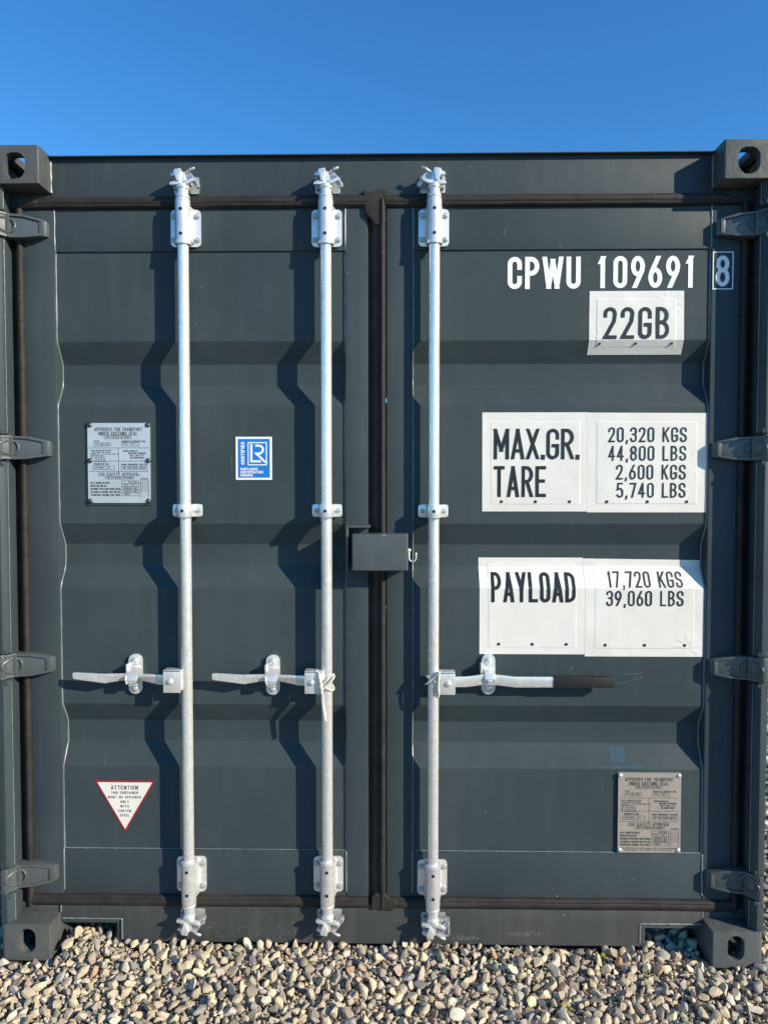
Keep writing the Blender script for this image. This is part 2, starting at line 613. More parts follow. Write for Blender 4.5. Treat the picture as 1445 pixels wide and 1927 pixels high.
SF = .070
sill_poly = [(-XI + .0005, .1505), (-XI + .0005, .0975), (-.853, .0975), (-.853, .022), (.853, .022), (.853, .0975), (XI - .0005, .0975), (XI - .0005, .1505)]
sill = MB().prism(sill_poly, 'y', SF, .125).build("door_sill", M['paint_low'], BOX, bevel=.002)
for sx_ in (1, -1):
    MB().box(*sorted((sx_ * 1.0575, sx_ * 1.189)), SF + .003, .125, .1188, .149).build("sill_end", M['paint_low'], sill, bevel=.001)
    strip = [(sx_ * 1.0555, .097), (sx_ * 1.0555, .081), (sx_ * .871, .081), (sx_ * .871, .005), (sx_ * .8535, .005), (sx_ * .8535, .097)]
    MB().prism(strip, 'y', SF + .004, .32).build("pocket_frame", M['paint_low'], sill, bevel=.002)
    bead("weld_bead", [(sx_ * .8525, SF + .0005, .03), (sx_ * .8525, SF + .0005, .0975), (sx_ * 1.052, SF + .0005, .0975)], .0032, sill, 20 + sx_)
    bead("weld_bead", [(sx_ * 1.0555, SF + .0005, .12), (sx_ * 1.0555, SF + .0005, .149)], .003, sill, 30 + sx_)

# ------------------------------------------------------------------ walls, roof, underframe
def corr_wall_pts(n, pitch, depth):
    pts = []
    for k in range(n):
        o = k * pitch
        pts += [(o, 0), (o + pitch * .25, 0), (o + pitch * .5, depth), (o + pitch * .75, depth)]
    pts.append((n * pitch, 0))
    return pts


for sx_ in (1, -1):
    pts = [(sx_ * (1.190 - d), .19 + y) for y, d in corr_wall_pts(20, .2825, .036)]
    inner = [(sx_ * 1.15 - sx_ * .01, y) for _, y in reversed(pts)]
    MB().prism(pts + [(sx_ * 1.13, 5.84), (sx_ * 1.13, .19)], 'z', .1625, 2.4975).build("side_wall", M['paint'], BOX, smooth=False)
    MB().box(*sorted((sx_ * 1.14, sx_ * 1.212)), .1785, 5.8795, .035, .162).build("bottom_rail", M['paint_low'], BOX, bevel=.003)
    MB().box(*sorted((sx_ * 1.15, sx_ * 1.214)), .1785, 5.8795, 2.498, 2.560).build("top_rail", M['paint'], BOX, bevel=.003)
pts = [(x - 1.10, 6.03 - d) for x, d in corr_wall_pts(8, .275, .04)]
MB().prism(pts + [(1.10, 5.94), (-1.10, 5.94)], 'z', .16, 2.5).build("end_wall", M['paint'], BOX, smooth=False)
roof_pts = [(.31 + y, 2.583 - d) for y, d in corr_wall_pts(20, .279, .018)]
MB().prism(roof_pts + [(5.89, 2.545), (.31, 2.545)], 'x', -1.149, 1.149).build("roof", M['paint'], BOX, smooth=False)
MB().box(-1.139, 1.139, .33, 5.88, .10, .15).build("floor_pan", M['paint_low'], BOX)
for k in range(8):
    MB().box(-1.139, 1.139, .45 + k * .7, .50 + k * .7, .03, .0995).build("cross_member", M['paint_low'], BOX)

# ------------------------------------------------------------------ doors
DZ0, DZ1 = .166, 2.434
doors = {}
for side, (xa, xb, xc, xd) in {'left': (-1.147, -1.049, -.108, -.036), 'right': (.0235, .107, 1.057, 1.147)}.items():
    fm = MB()
    fm.box(xa, xb, FR, .128, DZ0, DZ1)
    fm.box(xc, xd, FR, .128, DZ0, DZ1)
    d = fm.build("door", M['paint_frame'], BOX, bevel=.003)
    d["label"] = {'left': "door leaf with two galvanised bars and small plates", 'right': "door leaf with white weight stickers"}[side]
    doors[side] = d
    sheet = MB()
    sheet.loft([[(xb - .004, y, z), (xc + .004, y, z)] for z, y in rounded_profile()], cap=False, closed=False)
    sheet.build("corrugated_panel", M['paint'], d, angle=60)
    MB().box(xb - .02, xc + .02, .1282, .132, .17, 2.43).build("door_light_block", M['paint'], d)  # unseen sheet added behind the panel to block light
    MB().box(xb + .0003, xc - .0003, .0805, .1275, 2.2875, DZ1).build("top_panel_band", M['paint'], d, bevel=.0016)
    MB().box(xb + .0003, xc - .0003, .0805, .1275, DZ0, .3265).build("bottom_panel_band", M['paint'], d, bevel=.0016)
    for x_, s_ in ((xb + .0015, 1), (xc - .0015, 2)):
        path = [(x_, .0800, 2.43)] + [(x_, .0800, 2.2905)] + [(x_, y - .0008, z) for z, y in PROFILE] + [(x_, .080, .3235), (x_, .080, .19)]
        bead("weld_bead", path, .0031, d, s_ + (3 if side == 'left' else 0), .02)
    bead("weld_bead", [(xb, .0842, .3285), (xc, .0842, .3285)], .0018, d, 5)

# gaskets: lofted rubber lips along the door edges
def gasket(name, a, b, across, prof, parent, seed, taper=0):
    """a,b ends of the strip's first edge; across: unit vector over the strip; prof: list of (s, y)"""
    rd = random.Random(seed)
    a, b, across = Vector(a), Vector(b), Vector(across)
    n = max(4, int((b - a).length / .05))
    rings = []
    ts = [k / n for k in range(n + 1)]
    L = (b - a).length
    if taper:
        ts = sorted(set(ts + [d / L if taper > 0 else 1 - d / L for d in (.006, .015, .026, .038, .05, .065)]))
    w_ = max(s for s, _ in prof)
    for t_ in ts:
        p = a + (b - a) * t_
        d_ = (t_ if taper > 0 else 1 - t_) * L
        lo = w_ * .86 * max(0, 1 - min(1, d_ / .062) ** .55) if taper else 0
        j = rd.uniform(-.0009, .0009)
        rings.append([(p.x + across.x * s, y + (j if y < .07 else 0), p.z + across.z * (lo + s * (1 - lo / w_) + j * .6)) for s, y in prof])
    mb = MB()
    mb.loft(rings)
    return mb.build(name, M['rubber'], parent, angle=50)


H_PROF = [(0, .100), (0, .0755), (.002, .0710), (.007, .0660), (.013, .0632), (.019, .0625), (.0245, .0640), (.0270, .0660), (.0290, .0652), (.033, .0665), (.037, .0710), (.039, .0760), (.0395, .100)]
V_PROF = [(0, .100), (0, .0860), (.004, .0850), (.010, .0840), (.014, .0780), (.018, .0705), (.023, .0665), (.028, .0640), (.033, .0630), (.038, .0655), (.0415, .0720), (.0425, .100)]
for side, d in doors.items():
    x0, x1 = (-1.150, -.036) if side == 'left' else (.018, 1.152)
    gasket("gasket", (x0, 0, 2.4605), (x1, 0, 2.4605), (0, 0, -1), H_PROF, d, 1, 1 if side == 'left' else -1)
    gasket("gasket", (x0, 0, .1385), (x1, 0, .1385), (0, 0, 1), H_PROF, d, 2)
    if side == 'left':
        gasket("gasket", (-1.1885, 0, .139), (-1.1885, 0, 2.43), (1, 0, 0), V_PROF, d, 3)
    else:
        gasket("gasket", (1.1885, 0, .139), (1.1885, 0, 2.43), (-1, 0, 0), V_PROF, d, 4)
C_PROF = [(0, .110), (0, .0900), (.006, .0880), (.012, .0860), (.017, .0780), (.021, .0735), (.027, .0715), (.033, .0700), (.036, .0715), (.0375, .0680), (.042, .0610), (.046, .0595), (.050, .0615), (.0545, .0700), (.0560, .0770), (.0565, .110)]
gasket("centre_gasket", (-.0355, 0, .142), (-.0355, 0, 2.445), (1, 0, 0), C_PROF, doors['right'], 7)
# the folded rubber flaps where the centre gasket meets the top and bottom ones
flap = MB()
flap.prism([(-.052, 2.474), (-.030, 2.466), (-.004, 2.4735), (.020, 2.475), (.034, 2.470), (.029, 2.452), (.046, 2.448), (.040, 2.428), (.018, 2.426), (.0215, 2.37), (-.012, 2.36), (-.033, 2.392), (-.046, 2.40), (-.047, 2.43), (-.044, 2.445), (-.054, 2.462)], 'y', .0655, .090)
flap.build("gasket_flap", M['rubber'], doors['right'], bevel=.005, seg=3)
flap2 = MB()
flap2.prism([(-.030, .135), (-.008, .140), (.040, .134), (.058, .148), (.060, .166), (.048, .176), (.030, .179), (.0225, .190), (-.012, .196), (-.026, .18)], 'y', .0635, .088)
flap2.build("gasket_flap", M['rubber'], doors['right'], bevel=.006, seg=3)

# ------------------------------------------------------------------ hinges
def hinge_mesh():
    mb = MB()
    secs = [(-1.2150, -.0015, .020, -.0375, .0375), (-1.2030, -.0015, .045, -.0375, .0375), (-1.1780, .034, .0785, -.0385, .0375), (-1.172, .041, .0785, -.0385, .037),
            (-1.13, .047, .0785, -.037, .036), (-1.078, .058, .0785, -.0285, .025), (-1.0665, .0635, .0785, -.026, .021), (-1.0635, .0785, .080, -.025, .019)]
    mb.loft([[(x, yf, z0), (x, yf, z1), (x, yb, z1), (x, yb, z0)] for x, yf, yb, z0, z1 in secs])
    me_body = mb
    # raised rim along the upper and lower edges and the tip
    for zs, d in (((.0370, .0355, .0240), -.0075), ((-.0380, -.0365, -.0275), .0070)):
        me_body.loft([[(x, yf - .006, z), (x, yf - .006, z + d), (x, yf + .003, z + d), (x, yf + .003, z)] for (x, yf), z in zip(((-1.2015, .0025), (-1.178, .034), (-1.172, .041), (-1.13, .0468), (-1.076, .0580)), (zs[0], zs[0], zs[0], zs[1], zs[2]))])
    me_body.box(-1.086, -1.0735, .0525, .066, -.0265, .0232)
    me_body.box(-1.184, -1.171, .030, .06, -.0372, .0362)
    # raised ring straddling the bend
    ring = []
    for k in range(25):
        a = 2 * math.pi * k / 24
        x = -1.178 + .023 * math.cos(a)
        z = .022 * math.sin(a)
        y = .041 if x > -1.172 else (.034 + (x + 1.178) * 1.45 if x < -1.178 else .038)
        ring.append((x, y - .001, z))
    me_body.tube(ring, .0042, 6)
    me_body.cyl((-1.2055, .0115, -.0405), (-1.2055, .0115, .0405), .0128, 20)
    return me_body.mesh("hinge", M['hinge'], bevel=.0018)


hm = hinge_mesh()
hm_r = mirrored(hm, -1)
for zc in (2.358, 1.655, .952, .2565):
    put("hinge", hm, doors['left'], (0, 0, zc))
for zc in (2.350, 1.650, .952, .2565):
    put("hinge", hm_r, doors['right'], (0, 0, zc))

# ------------------------------------------------------------------ locking bars
RODY = .040
ROD_R = .0178
bolt_me = None
bm_ = MB()
hexa = [(.0078 * math.cos(R(60 * k)), .0078 * math.sin(R(60 * k))) for k in range(6)]
bm_.prism(rrect(-.0095, .0095, -.0095, .0095, .0094, 5), 'y', -.0015, .004)
bm_.prism(hexa, 'y', -.007, -.0012)
bm_.prism([(x * .62, z * .62) for x, z in hexa], 'y', -.0085, -.0065)
bolt_me = bm_.mesh("bolt", M['bolt'], bevel=.0009)
rv = MB()
rv.lathe_z(0, 0, [(.0075, -.001), (.0072, .0015), (.0055, .0035), (.003, .0045), (.0005, .0048)], 12)
rivet_me = rv.mesh("rivet", M['rivet'], angle=80)
rivet_me.transform(Matrix.Rotation(R(90), 4, 'X'))
round_bolt = MB()
round_bolt.lathe_z(0, 0, [(.0115, -.001), (.0112, .003), (.009, .006), (.005, .0078), (.001, .0083)], 16)
round_me = round_bolt.mesh("rivet", M['zinc_cast'], angle=80)
round_me.transform(Matrix.Rotation(R(90), 4, 'X'))


def bracket_mesh():
    """bearing bracket; origin on the bar axis at plate centre, tube reaching further up (+z)"""
    mb = MB()
    mb.prism(rrect(-.0485, .0485, -.059, .059, .014, 5), 'y', .0315, .0385)
    # saddle tube
    mb.lathe_z(0, 0, [(.0200, -.0645), (.0258, -.0635), (.0258, -.052), (.0236, -.050), (.0236, .074), (.0222, .080), (.0200, .0815)], 28)
    mb.lathe_z(0, 0, [(.0195, .0815), (.0225, .083), (.0225, .090), (.0190, .0915)], 28)
    # cheeks joining the tube to the plate
    for s in (-1, 1):
        mb.prism([(s * .0185, .004), (s * .0242, .004), (s * .030, .0325), (s * .0185, .0325)], 'z', -.050, .058)
    return mb.mesh("bearing_bracket", M['zinc_cast'], bevel=.0012)


def guide_mesh():
    mb = MB()
    mb.prism(rrect(-.0482, .0482, -.0205, .0205, .008, 4), 'y', .031, .0385)
    pts = []
    for k in range(17):
        a = R(180 + 180 * k / 16)
        pts.append((.0235 * math.cos(a), .0225 * math.sin(a) - .004))
    outer = [(-.0235, .0345)] + pts + [(.0235, .0345)]
    inner = [(x * .80, (y if y > 0 else y * .80)) for x, y in outer]
    mb.prism(outer + inner[::-1], 'z', -.0205, .0205)
    return mb.mesh("guide_strap", M['zinc_cast'], bevel=.0010)


def cam_head_mesh():
    """cam on the bar's upper end; origin on the bar axis where it leaves the bracket"""
    mb = MB()
    mb.lathe_z(0, 0, [(.0178, -.004), (.0205, .0), (.0205, .009), (.0180, .0125), (.0165, .017)], 24)
    mb.box(-.0125, .0105, -.012, .014, .010, .048)
    # the bright upright leaf and the two lugs of the cam
    mb.prism([(-.0215, .046), (-.0185, .053), (.0005, .0555), (.0030, .045), (-.0045, .018), (-.0125, .018)], 'y', -.0225, -.006)
    mb.prism([(-.0350, .0375), (-.0325, .0455), (-.0190, .0520), (-.0120, .0500), (-.0120, .0400), (-.0240, .0365)], 'y', -.012, .004)
    mb.prism([(-.0365, .0065), (-.0350, .0145), (-.0160, .0195), (-.0040, .0180), (-.0040, .0080), (-.0180, .0065)], 'y', -.018, -.004)
    mb.prism([(.0040, .0080), (.0040, .0185), (.0230, .0215), (.0390, .0290), (.0405, .0205), (.0250, .0105)], 'y', -.018, -.006)
    return mb.mesh("cam_head", M['zinc_cast'], bevel=.0016, seg=2)


def keeper_mesh(kind):
    mb = MB()
    mb.prism(rrect(-.036, .044, -.004, .050, .006, 3), 'y', .0300, .0385)
    mb.box(.0065, .0225, -.002, .034, .020, .053)
    mb.box(-.031, -.019, .010, .034, .004, .046)
    mb.prism([(.0150, .0500), (.0220, .0550), (.0330, .0430), (.0550, .0130), (.0530, .0035), (.0440, .0025), (.0280, .0240), (.0160, .0400)], 'y', -.005, .010)
    mb.prism([(.0300, .0360), (.0335, .0385), (.0520, .0110), (.0490, .0085)], 'y', -.0095, -.004)
    mb.tube([(.0165, -.004, .0500), (.0270, -.010, .0555), (.0375, -.008, .0600)], [.0052, .0048, .0052], 10, roundcap=True)
    if kind == 'plate':
        mb.prism(rrect(.012, .0545, -.004, .054, .007, 4), 'y', .002, .0095)
        for q_ in (rrect(.013, .0545, -.005, .002, .003, 3), rrect(.0480, .0552, -.004, .054, .003, 3), rrect(.014, .0545, .0480, .0548, .003, 3)):
            mb.prism(q_, 'y', -.006, .004)
    return mb.mesh("keeper", M['bolt'], bevel=.0013, seg=2)


BR = bracket_mesh()
BR_dn = mirrored(BR, 1, -1)
GU = guide_mesh()
CAM, KEEP = cam_head_mesh(), keeper_mesh('plain')
CAM_m, KEEP_m = mirrored(CAM, -1, 1), mirrored(KEEP, -1, 1)
CAM_dn, KEEP_dn = mirrored(CAM, 1, -1), mirrored(KEEP, 1, -1)
KEEP_dn_p = mirrored(keeper_mesh('plate'), 1, -1)


def flat_dot(name, r, parent, loc, mat, y0=-.0006):
    key = (name, r, mat.name)
    if key not in flat_dot.cache:
        mb = MB()
        mb.prism([(r * math.cos(R(30 * k)), r * math.sin(R(30 * k))) for k in range(12)], 'y', -.0004, .0010)
        flat_dot.cache[key] = mb.mesh(name, mat, smooth=False)
    return put(name, flat_dot.cache[key], parent, loc)


flat_dot.cache = {}


def hub(parent, x, zc, sgn):
    """clevis block welded to the bar; sgn = direction of the handle"""
    mb = MB()
    xa, xb = sorted((x + sgn * .013, x + sgn * .0685))
    mb.box(xa, xb, .012, .0155, zc - .036, zc + .036)
    mb.box(xa, xb, .012, .052, zc + .0305, zc + .0362)
    mb.box(xa, xb, .047, .052, zc - .033, zc + .033)
    mb.box(*sorted((x + sgn * .012, x + sgn * .020)), .020, .050, zc - .03, zc + .03)
    o = mb.build("handle_hub", M['zinc'], parent, bevel=.0016)
    put("rivet", round_me, parent, (x + sgn * .046, .0118, zc), (.85, .85, .85))
    return o


def retainer(parent, x, zc, hood):
    mb = MB()
    mb.prism(rrect(x - .0225, x + .0225, zc - .066, zc + .066, .0215, 7), 'y', .0735, .0850)
    o = mb.build("handle_retainer", M['zinc_cast'], parent, bevel=.002)
    put("rivet", round_me, parent, (x + .001, .0735, zc + .044))
    put("rivet", round_me, parent, (x + .001, .0735, zc - .045))
    hb = MB()
    if hood == 'cover':
        hb.loft([[(x - w, y, z), (x + w, y, z), (x + w, y + .008, z - .004), (x - w, y + .008, z - .004)] for w, y, z in
                 ((.017, .072, zc + .030), (.0185, .058, zc + .022), (.021, .036, zc + .006), (.020, .0285, zc - .008), (.013, .030, zc - .021))])
        hb.box(x - .022, x - .017, .05, .076, zc + .012, zc + .038)
        hb.tube([(x - .013, .030, zc - .020), (x - .017, .032, zc + .002)], .003, 8, roundcap=True)
        hb.box(x - .018, x + .014, .058, .076, zc - .036, zc - .026)
    else:
        hb.loft([[(x - .0165, y, z), (x + .0165, y, z), (x + .0165, y + .008, z - .003), (x - .0165, y + .008, z - .003)] for y, z in
                 ((.074, zc + .020), (.052, zc + .018), (.031, zc + .012), (.027, zc - .004), (.031, zc - .013))])
        hb.box(x - .0285, x - .0215, .050, .082, zc - .016, zc + .039)
        hb.box(x - .016, x + .014, .045, .078, zc - .030, zc - .020)
        hb.box(x - .008, x + .006, .026, .034, zc - .015, zc - .006)
    hb.build("retainer_hood", M['zinc_cast'], parent, bevel=.0018)
    return o


def handle_blade(parent, pts, mat=None):
    """pts: (x, y centre, z centre, half thickness, half height, twist in degrees)"""
    rings = []
    for x, y, z, ht, hh, tw in pts:
        c, s = math.cos(R(tw)), math.sin(R(tw))
        ring = []
        for a, b in ((-1, -.8), (-1, .8), (-.75, 1), (.75, 1), (1, .8), (1, -.8), (.75, -1), (-.75, -1)):
            dy, dz = a * ht, b * hh
            ring.append((x, y + dy * c - dz * s, z + dy * s + dz * c))
        rings.append(ring)
    return MB().loft(rings).build("handle", mat or M['zinc'], parent, angle=22)


bars = {}
for key, (x, ztop, zmid, zbot, zh) in {'outer': (-.620, 2.357, 1.453, .250, .907), 'inner': (-.168, 2.355, 1.4528, .2535, .906), 'single': (.1735, 2.3545, 1.4515, .2455, .9045)}.items():
    rd = MB()
    rd.tube([(x, RODY, ztop + .045), (x, RODY, 1.5), (x, RODY, .7), (x, RODY, zbot - .045)], ROD_R, 28)
    b = rd.build("locking_bar", M['zinc'], BOX)
    b["label"] = {'outer': "galvanised locking bar nearest the hinges of the door with two bars",
                  'inner': "galvanised locking bar beside the centre gasket with cord dangling from its hub",
                  'single': "galvanised locking bar on the door with the weight stickers"}[key]
    bars[key] = b
    MB().tube([(x, RODY, ztop + .046), (x, RODY, ztop + .124)], .0172, 26).build("bar_end", M['zinc'], b)
    MB().tube([(x, RODY, zbot - .046), (x, RODY, zbot - .130)], .0172, 26).build("bar_end", M['zinc'], b)
    put("bearing_bracket", BR, b, (x, RODY, ztop))
    put("bearing_bracket", BR_dn, b, (x, RODY, zbot))
    for zc in (ztop, zbot):
        for dx in (-.0375, .0375):
            for dz in (-.0375, .0375):
                put("bolt", bolt_me, b, (x + dx, RODY + .0305, zc + dz), rot=(0, R(random.uniform(0, 60)), 0))
    for z_ in (ztop + .042, ztop - .034, zbot - .042, zbot + .034):
        flat_dot("grease_hole_shade", .0052, b, (x, RODY - .0238, z_), M['hole'])  # black discs laid on the surface for the shade in holes
    put("guide_strap", GU, b, (x, RODY - .008, zmid))
    flat_dot("grease_hole_shade", .005, b, (x - .001, RODY - .0352, zmid), M['hole'])
    for dx in (-.035, .035):
        put("bolt", bolt_me, b, (x + dx, RODY + .0225, zmid), (.85, .85, .85), rot=(0, R(random.uniform(0, 60)), 0))
    put("cam_head", CAM if key != 'single' else CAM_m, b, (x, RODY, ztop + .112))
    put("keeper", KEEP if key != 'single' else KEEP_m, b, (x, RODY, ztop + .112))
    put("cam_head", CAM_dn, b, (x, RODY - .003, zbot - .118))
    put("keeper", KEEP_dn if key != 'single' else KEEP_dn_p, b, (x, RODY - .003, zbot - .118))
    if key != 'single':
        hub(b, x, zh, -1)
        retainer(b, x - .180, zh + .008, 'cover')
        t = x - .370
        handle_blade(b, [(x - .045, .034, zh, .004, .0160, 0), (x - .092, .036, zh + .001, .0042, .0160, 0), (x - .098, .037, zh + .001, .0055, .0155, 6), (x - .150, .046, zh + .005, .006, .0130, 42),
                         (x - .172, .048, zh + .006, .006, .0120, 46), (x - .205, .048, zh + .006, .006, .0118, 40), (x - .258, .0415, zh + .0025, .0055, .0145, 6), (x - .266, .0405, zh + .0018, .0045, .0148, 0),
                         (x - .362, .040, zh + .0105, .0045, .0112, 0), (x - .370, .040, zh + .0112, .0035, .0088, 0)])
        for k, dx in enumerate((-.343, -.336, -.329, -.302, -.295, -.288)):
            MB().tube([(x + dx, .0364, zh + .006 + (k % 2) * .004), (x + dx - .004, .0364, zh + .014 - (k % 3) * .002)], .0011, 5).build("stamped_mark", M['zinc_cast'], b)
    else:
        hub(b, x, zh, 1)
        retainer(b, x + .181, zh + .0145, 'open')
        handle_blade(b, [(x + .045, .034, zh, .004, .0165, 0), (x + .108, .036, zh + .0005, .0045, .0165, 0), (x + .152, .041, zh + .0055, .005, .0165, 6), (x + .205, .041, zh + .0055, .005, .0165, 6),
                         (x + .262, .040, zh - .001, .0045, .0168, 0), (x + .40, .042, zh - .001, .0045, .0165, 0)])
        g = MB()
        g.prism([(x + .384, zh - .0185), (x + .572, zh - .0170), (x + .5785, zh - .012), (x + .5785, zh + .011), (x + .572, zh + .0165), (x + .384, zh + .0180)], 'y', .0335, .0505)
        for k in range(7):
            g.box(x + .392 + k * .024, x + .398 + k * .024, .037, .047, zh + .0160, zh + .0205)
        g.build("handle_grip", M['grip'], b, bevel=.003)

# ------------------------------------------------------------------ lock box
lb = MB()
sec_o = [(-.0850, 1.3805), (.0920, 1.3805), (.0920, 1.2630), (-.0850, 1.2630)]
lb.box(-.0850, .0920, .0035, .0765, 1.2630, 1.3805)
lock = lb.build("lock_box", M['hinge'], BOX, bevel=.0065, seg=4)
MB().box(-.0700, .0780, .012, .070, 1.2622, 1.2640).build("lock_box_opening_shade", M['hole'], lock)  # flat black slab on a solid box, standing for its shaded inside
pl = MB()
pl.box(-.1045, -.0975, .018, .0785, 1.2615, 1.4060)
pl.box(-.0972, -.0280, .028, .0785, 1.3985, 1.4060)
pl.build("staple_plate", M['hinge'], lock, bevel=.002)
hk = MB()
hk.tube([(.090, .030, 1.327), (.095, .030, 1.327)], .007, 10, roundcap=True)
arc = [(.0950, .030, 1.327), (.0955, .028, 1.312)] + [(.1065 - .0110 * math.cos(R(a)), .027, 1.303 - .0115 * math.sin(R(a))) for a in range(0, 181, 20)] + [(.1175, .027, 1.317)]
hk.tube(arc, .0022, 8, roundcap=True)
hk.build("chain_hook", M['zinc'], lock)
ch = MB()
ch.tube([(.0060, .0052, 1.3790), (.0135, .0044, 1.3735), (.0215, .0048, 1.3792)], [.0012, .0030, .0012], 6, roundcap=True)
ch.tube([(.0140, .0044, 1.3730), (.0105, .0046, 1.3650), (.0085, .0048, 1.3520)], [.0012, .0009, .0005], 5)
ch.build("paint_chip", M['chip'], lock)

# ================================================================== lettering
def arc(cx, cy, rx, ry, a0, a1, n):
    return [(cx + rx * math.cos(R(a0 + (a1 - a0) * k / n)), cy + ry * math.sin(R(a0 + (a1 - a0) * k / n))) for k in range(n + 1)]


def glyph(c, w, h, q):
    """strokes (polylines) of a narrow road-sign style capital in a w by h box; q = arc resolution"""
    r = min(w / 2, h / 2)
    r2 = min(h * .25, w * .62)
    n = 2 * q
    L = []
    if c in '0O':
        L = [arc(r, h - r, r, r, 0, 180, n) + arc(r, r, r, r, 180, 360, n) + [(w, h - r)]]
    elif c == 'Q':
        L = [arc(r, h - r, r, r, 0, 180, n) + arc(r, r, r, r, 180, 360, n) + [(w, h - r)], [(w * .6, h * .2), (w, 0)]]
    elif c == 'C':
        L = [[(w, h * .70)] + arc(r, h - r, r, r, 0, 180, n) + arc(r, r, r, r, 180, 360, n) + [(w, h * .30)]]
    elif c == 'G':
        L = [[(w, h * .72)] + arc(r, h - r, r, r, 0, 180, n) + arc(r, r, r, r, 180, 360, n) + [(w, h * .44), (w * .58, h * .44)]]
    elif c == 'U':
        L = [[(0, h)] + arc(r, r, r, r, 180, 360, n) + [(w, h)]]
    elif c == 'J':
        L = [arc(r, r, r, r, 200, 360, n) + [(w, h)]]
    elif c == 'D':
        k = min(w * .8, h * .4)
        L = [[(0, 0), (0, h), (w - k, h)] + arc(w - k, h - k, k, k, 90, 0, q) + arc(w - k, k, k, k, 0, -90, q) + [(0, 0)]]
    elif c == 'P':
        L = [[(0, 0), (0, h), (w - r2, h)] + arc(w - r2, h - h * .26, r2, h * .26, 90, -90, n) + [(0, h * .48)]]
    elif c == 'R':
        L = [[(0, 0), (0, h), (w - r2, h)] + arc(w - r2, h - h * .25, r2, h * .25, 90, -90, n) + [(0, h * .5)], [(w * .45, h * .5), (w, 0)]]
    elif c == 'B':
        L = [[(0, 0), (0, h), (w * .93 - r2, h)] + arc(w * .93 - r2, h - h * .24, r2, h * .24, 90, -90, n) + [(0, h * .52)],
             [(w - r2, h * .52)] + arc(w - r2, h * .26, r2, h * .26, 90, -90, n) + [(0, 0)]]
    elif c == 'S':
        L = [[(w, h * .77)] + arc(r, h - r, r, r, 10, 180, n) + [(0, h * .70), (w * .12, h * .58), (w * .88, h * .42), (w, h * .30)] + arc(r, r, r, r, 0, -170, n) + [(0, h * .24)]]
    elif c == '8':
        rt, rb = r * .92, r
        ht = h * .235
        hb = h * .265
        L = [arc(r, h - ht, rt, ht, 0, 360, n * 2), arc(r, hb, rb, hb, 0, 360, n * 2)]
    elif c == '6':
        rb, hb = r, h * .29
        L = [arc(r, hb, rb, hb, 0, 360, n * 2), [(0, h * .33), (w * .06, h * .46), (w * .74, h)]]
    elif c == '9':
        hb = h * .29
        L = [arc(r, h - hb, r, hb, 0, 360, n * 2), [(w, h * .67), (w * .94, h * .54), (w * .26, 0)]]
    elif c == '2':
        L = [[(0, h * .76)] + arc(r, h - r, r, r, 180, 0, n) + [(w, h * .68), (w * .84, h * .50), (0, h * .04), (0, 0), (w, 0)]]
        L = [[(0, h * .76)] + arc(r, h - r, r, r, 175, -10, n) + [(w * .90, h * .56), (0, 0), (w, 0)]]
    elif c == '3':
        L = [[(0, h * .80)] + arc(r, h - r, r, r, 165, 0, n) + [(w, h * .64), (w * .75, h * .54), (w * .4, h * .53)],
             [(w * .4, h * .53), (w * .8, h * .50), (w, h * .40)] + arc(r, r, r, r, 0, -165, n) + [(0, h * .2)]]
    elif c == '4':
        L = [[(w * .70, 0), (w * .70, h), (0, h * .27), (w, h * .27)]]
    elif c == '5':
        L = [[(w * .92, h), (w * .12, h), (w * .04, h * .54), (w * .3, h * .62), (w * .7, h * .61), (w, h * .46), (w, h * .26)] + arc(r, r, r, r, 0, -165, n)]
    elif c == '7':
        L = [[(0, h), (w, h), (w * .35, 0)]]
    elif c == '1':
        L = [[(w * .25, h * .88), (w * .62, h), (w * .62, 0)]]
    elif c == 'A':
        L = [[(0, 0), (w / 2, h), (w, 0)], [(w * .16, h * .25), (w * .84, h * .25)]]
    elif c == 'X':
        L = [[(0, 0), (w, h)], [(0, h), (w, 0)]]
    elif c == 'M':
        L = [[(0, 0), (0, h), (w / 2, h * .28), (w, h), (w, 0)]]
    elif c == 'W':
        L = [[(0, h), (w * .24, 0), (w * .5, h * .92), (w * .76, 0), (w, h)]]
    elif c == 'N':
        L = [[(0, 0), (0, h), (w, 0), (w, h)]]
    elif c == 'V':
        L = [[(0, h), (w / 2, 0), (w, h)]]
    elif c == 'T':
        L = [[(0, h), (w, h)], [(w / 2, h), (w / 2, 0)]]
    elif c == 'E':
        L = [[(w, h), (0, h), (0, 0), (w, 0)], [(0, h * .52), (w * .85, h * .52)]]
    elif c == 'F':
        L = [[(w, h), (0, h), (0, 0)], [(0, h * .52), (w * .85, h * .52)]]
    elif c == 'Y':
        L = [[(0, h), (w / 2, h * .45), (w, h)], [(w / 2, h * .45), (w / 2, 0)]]
    elif c == 'L':
        L = [[(0, h), (0, 0), (w, 0)]]
    elif c == 'K':
        L = [[(0, 0), (0, h)], [(w, h), (0, h * .42)], [(w * .32, h * .60), (w, 0)]]
    elif c == 'H':
        L = [[(0, 0), (0, h)], [(w, 0), (w, h)], [(0, h * .5), (w, h * .5)]]
    elif c == 'I':
        L = [[(w / 2, 0), (w / 2, h)]]
    elif c == 'Z':
        L = [[(0, h), (w, h), (0, 0), (w, 0)]]
    elif c == '.':
        L = [[(w / 2, 0), (w / 2, h * .012)]]
    elif c == ',':
        L = [[(w * .7, h * .05), (w * .2, -h * .14)]]
    elif c == "'":
        L = [[(w / 2, h * .75), (w / 2, h)]]
    elif c == '-':
        L = [[(w * .1, h * .5), (w * .9, h * .5)]]
    elif c == '/':
        L = [[(0, 0), (w, h)]]
    elif c == '(':
        L = [[(w * .8, h), (w * .4, h * .7), (w * .4, h * .3), (w * .8, 0)]]
    elif c == ')':
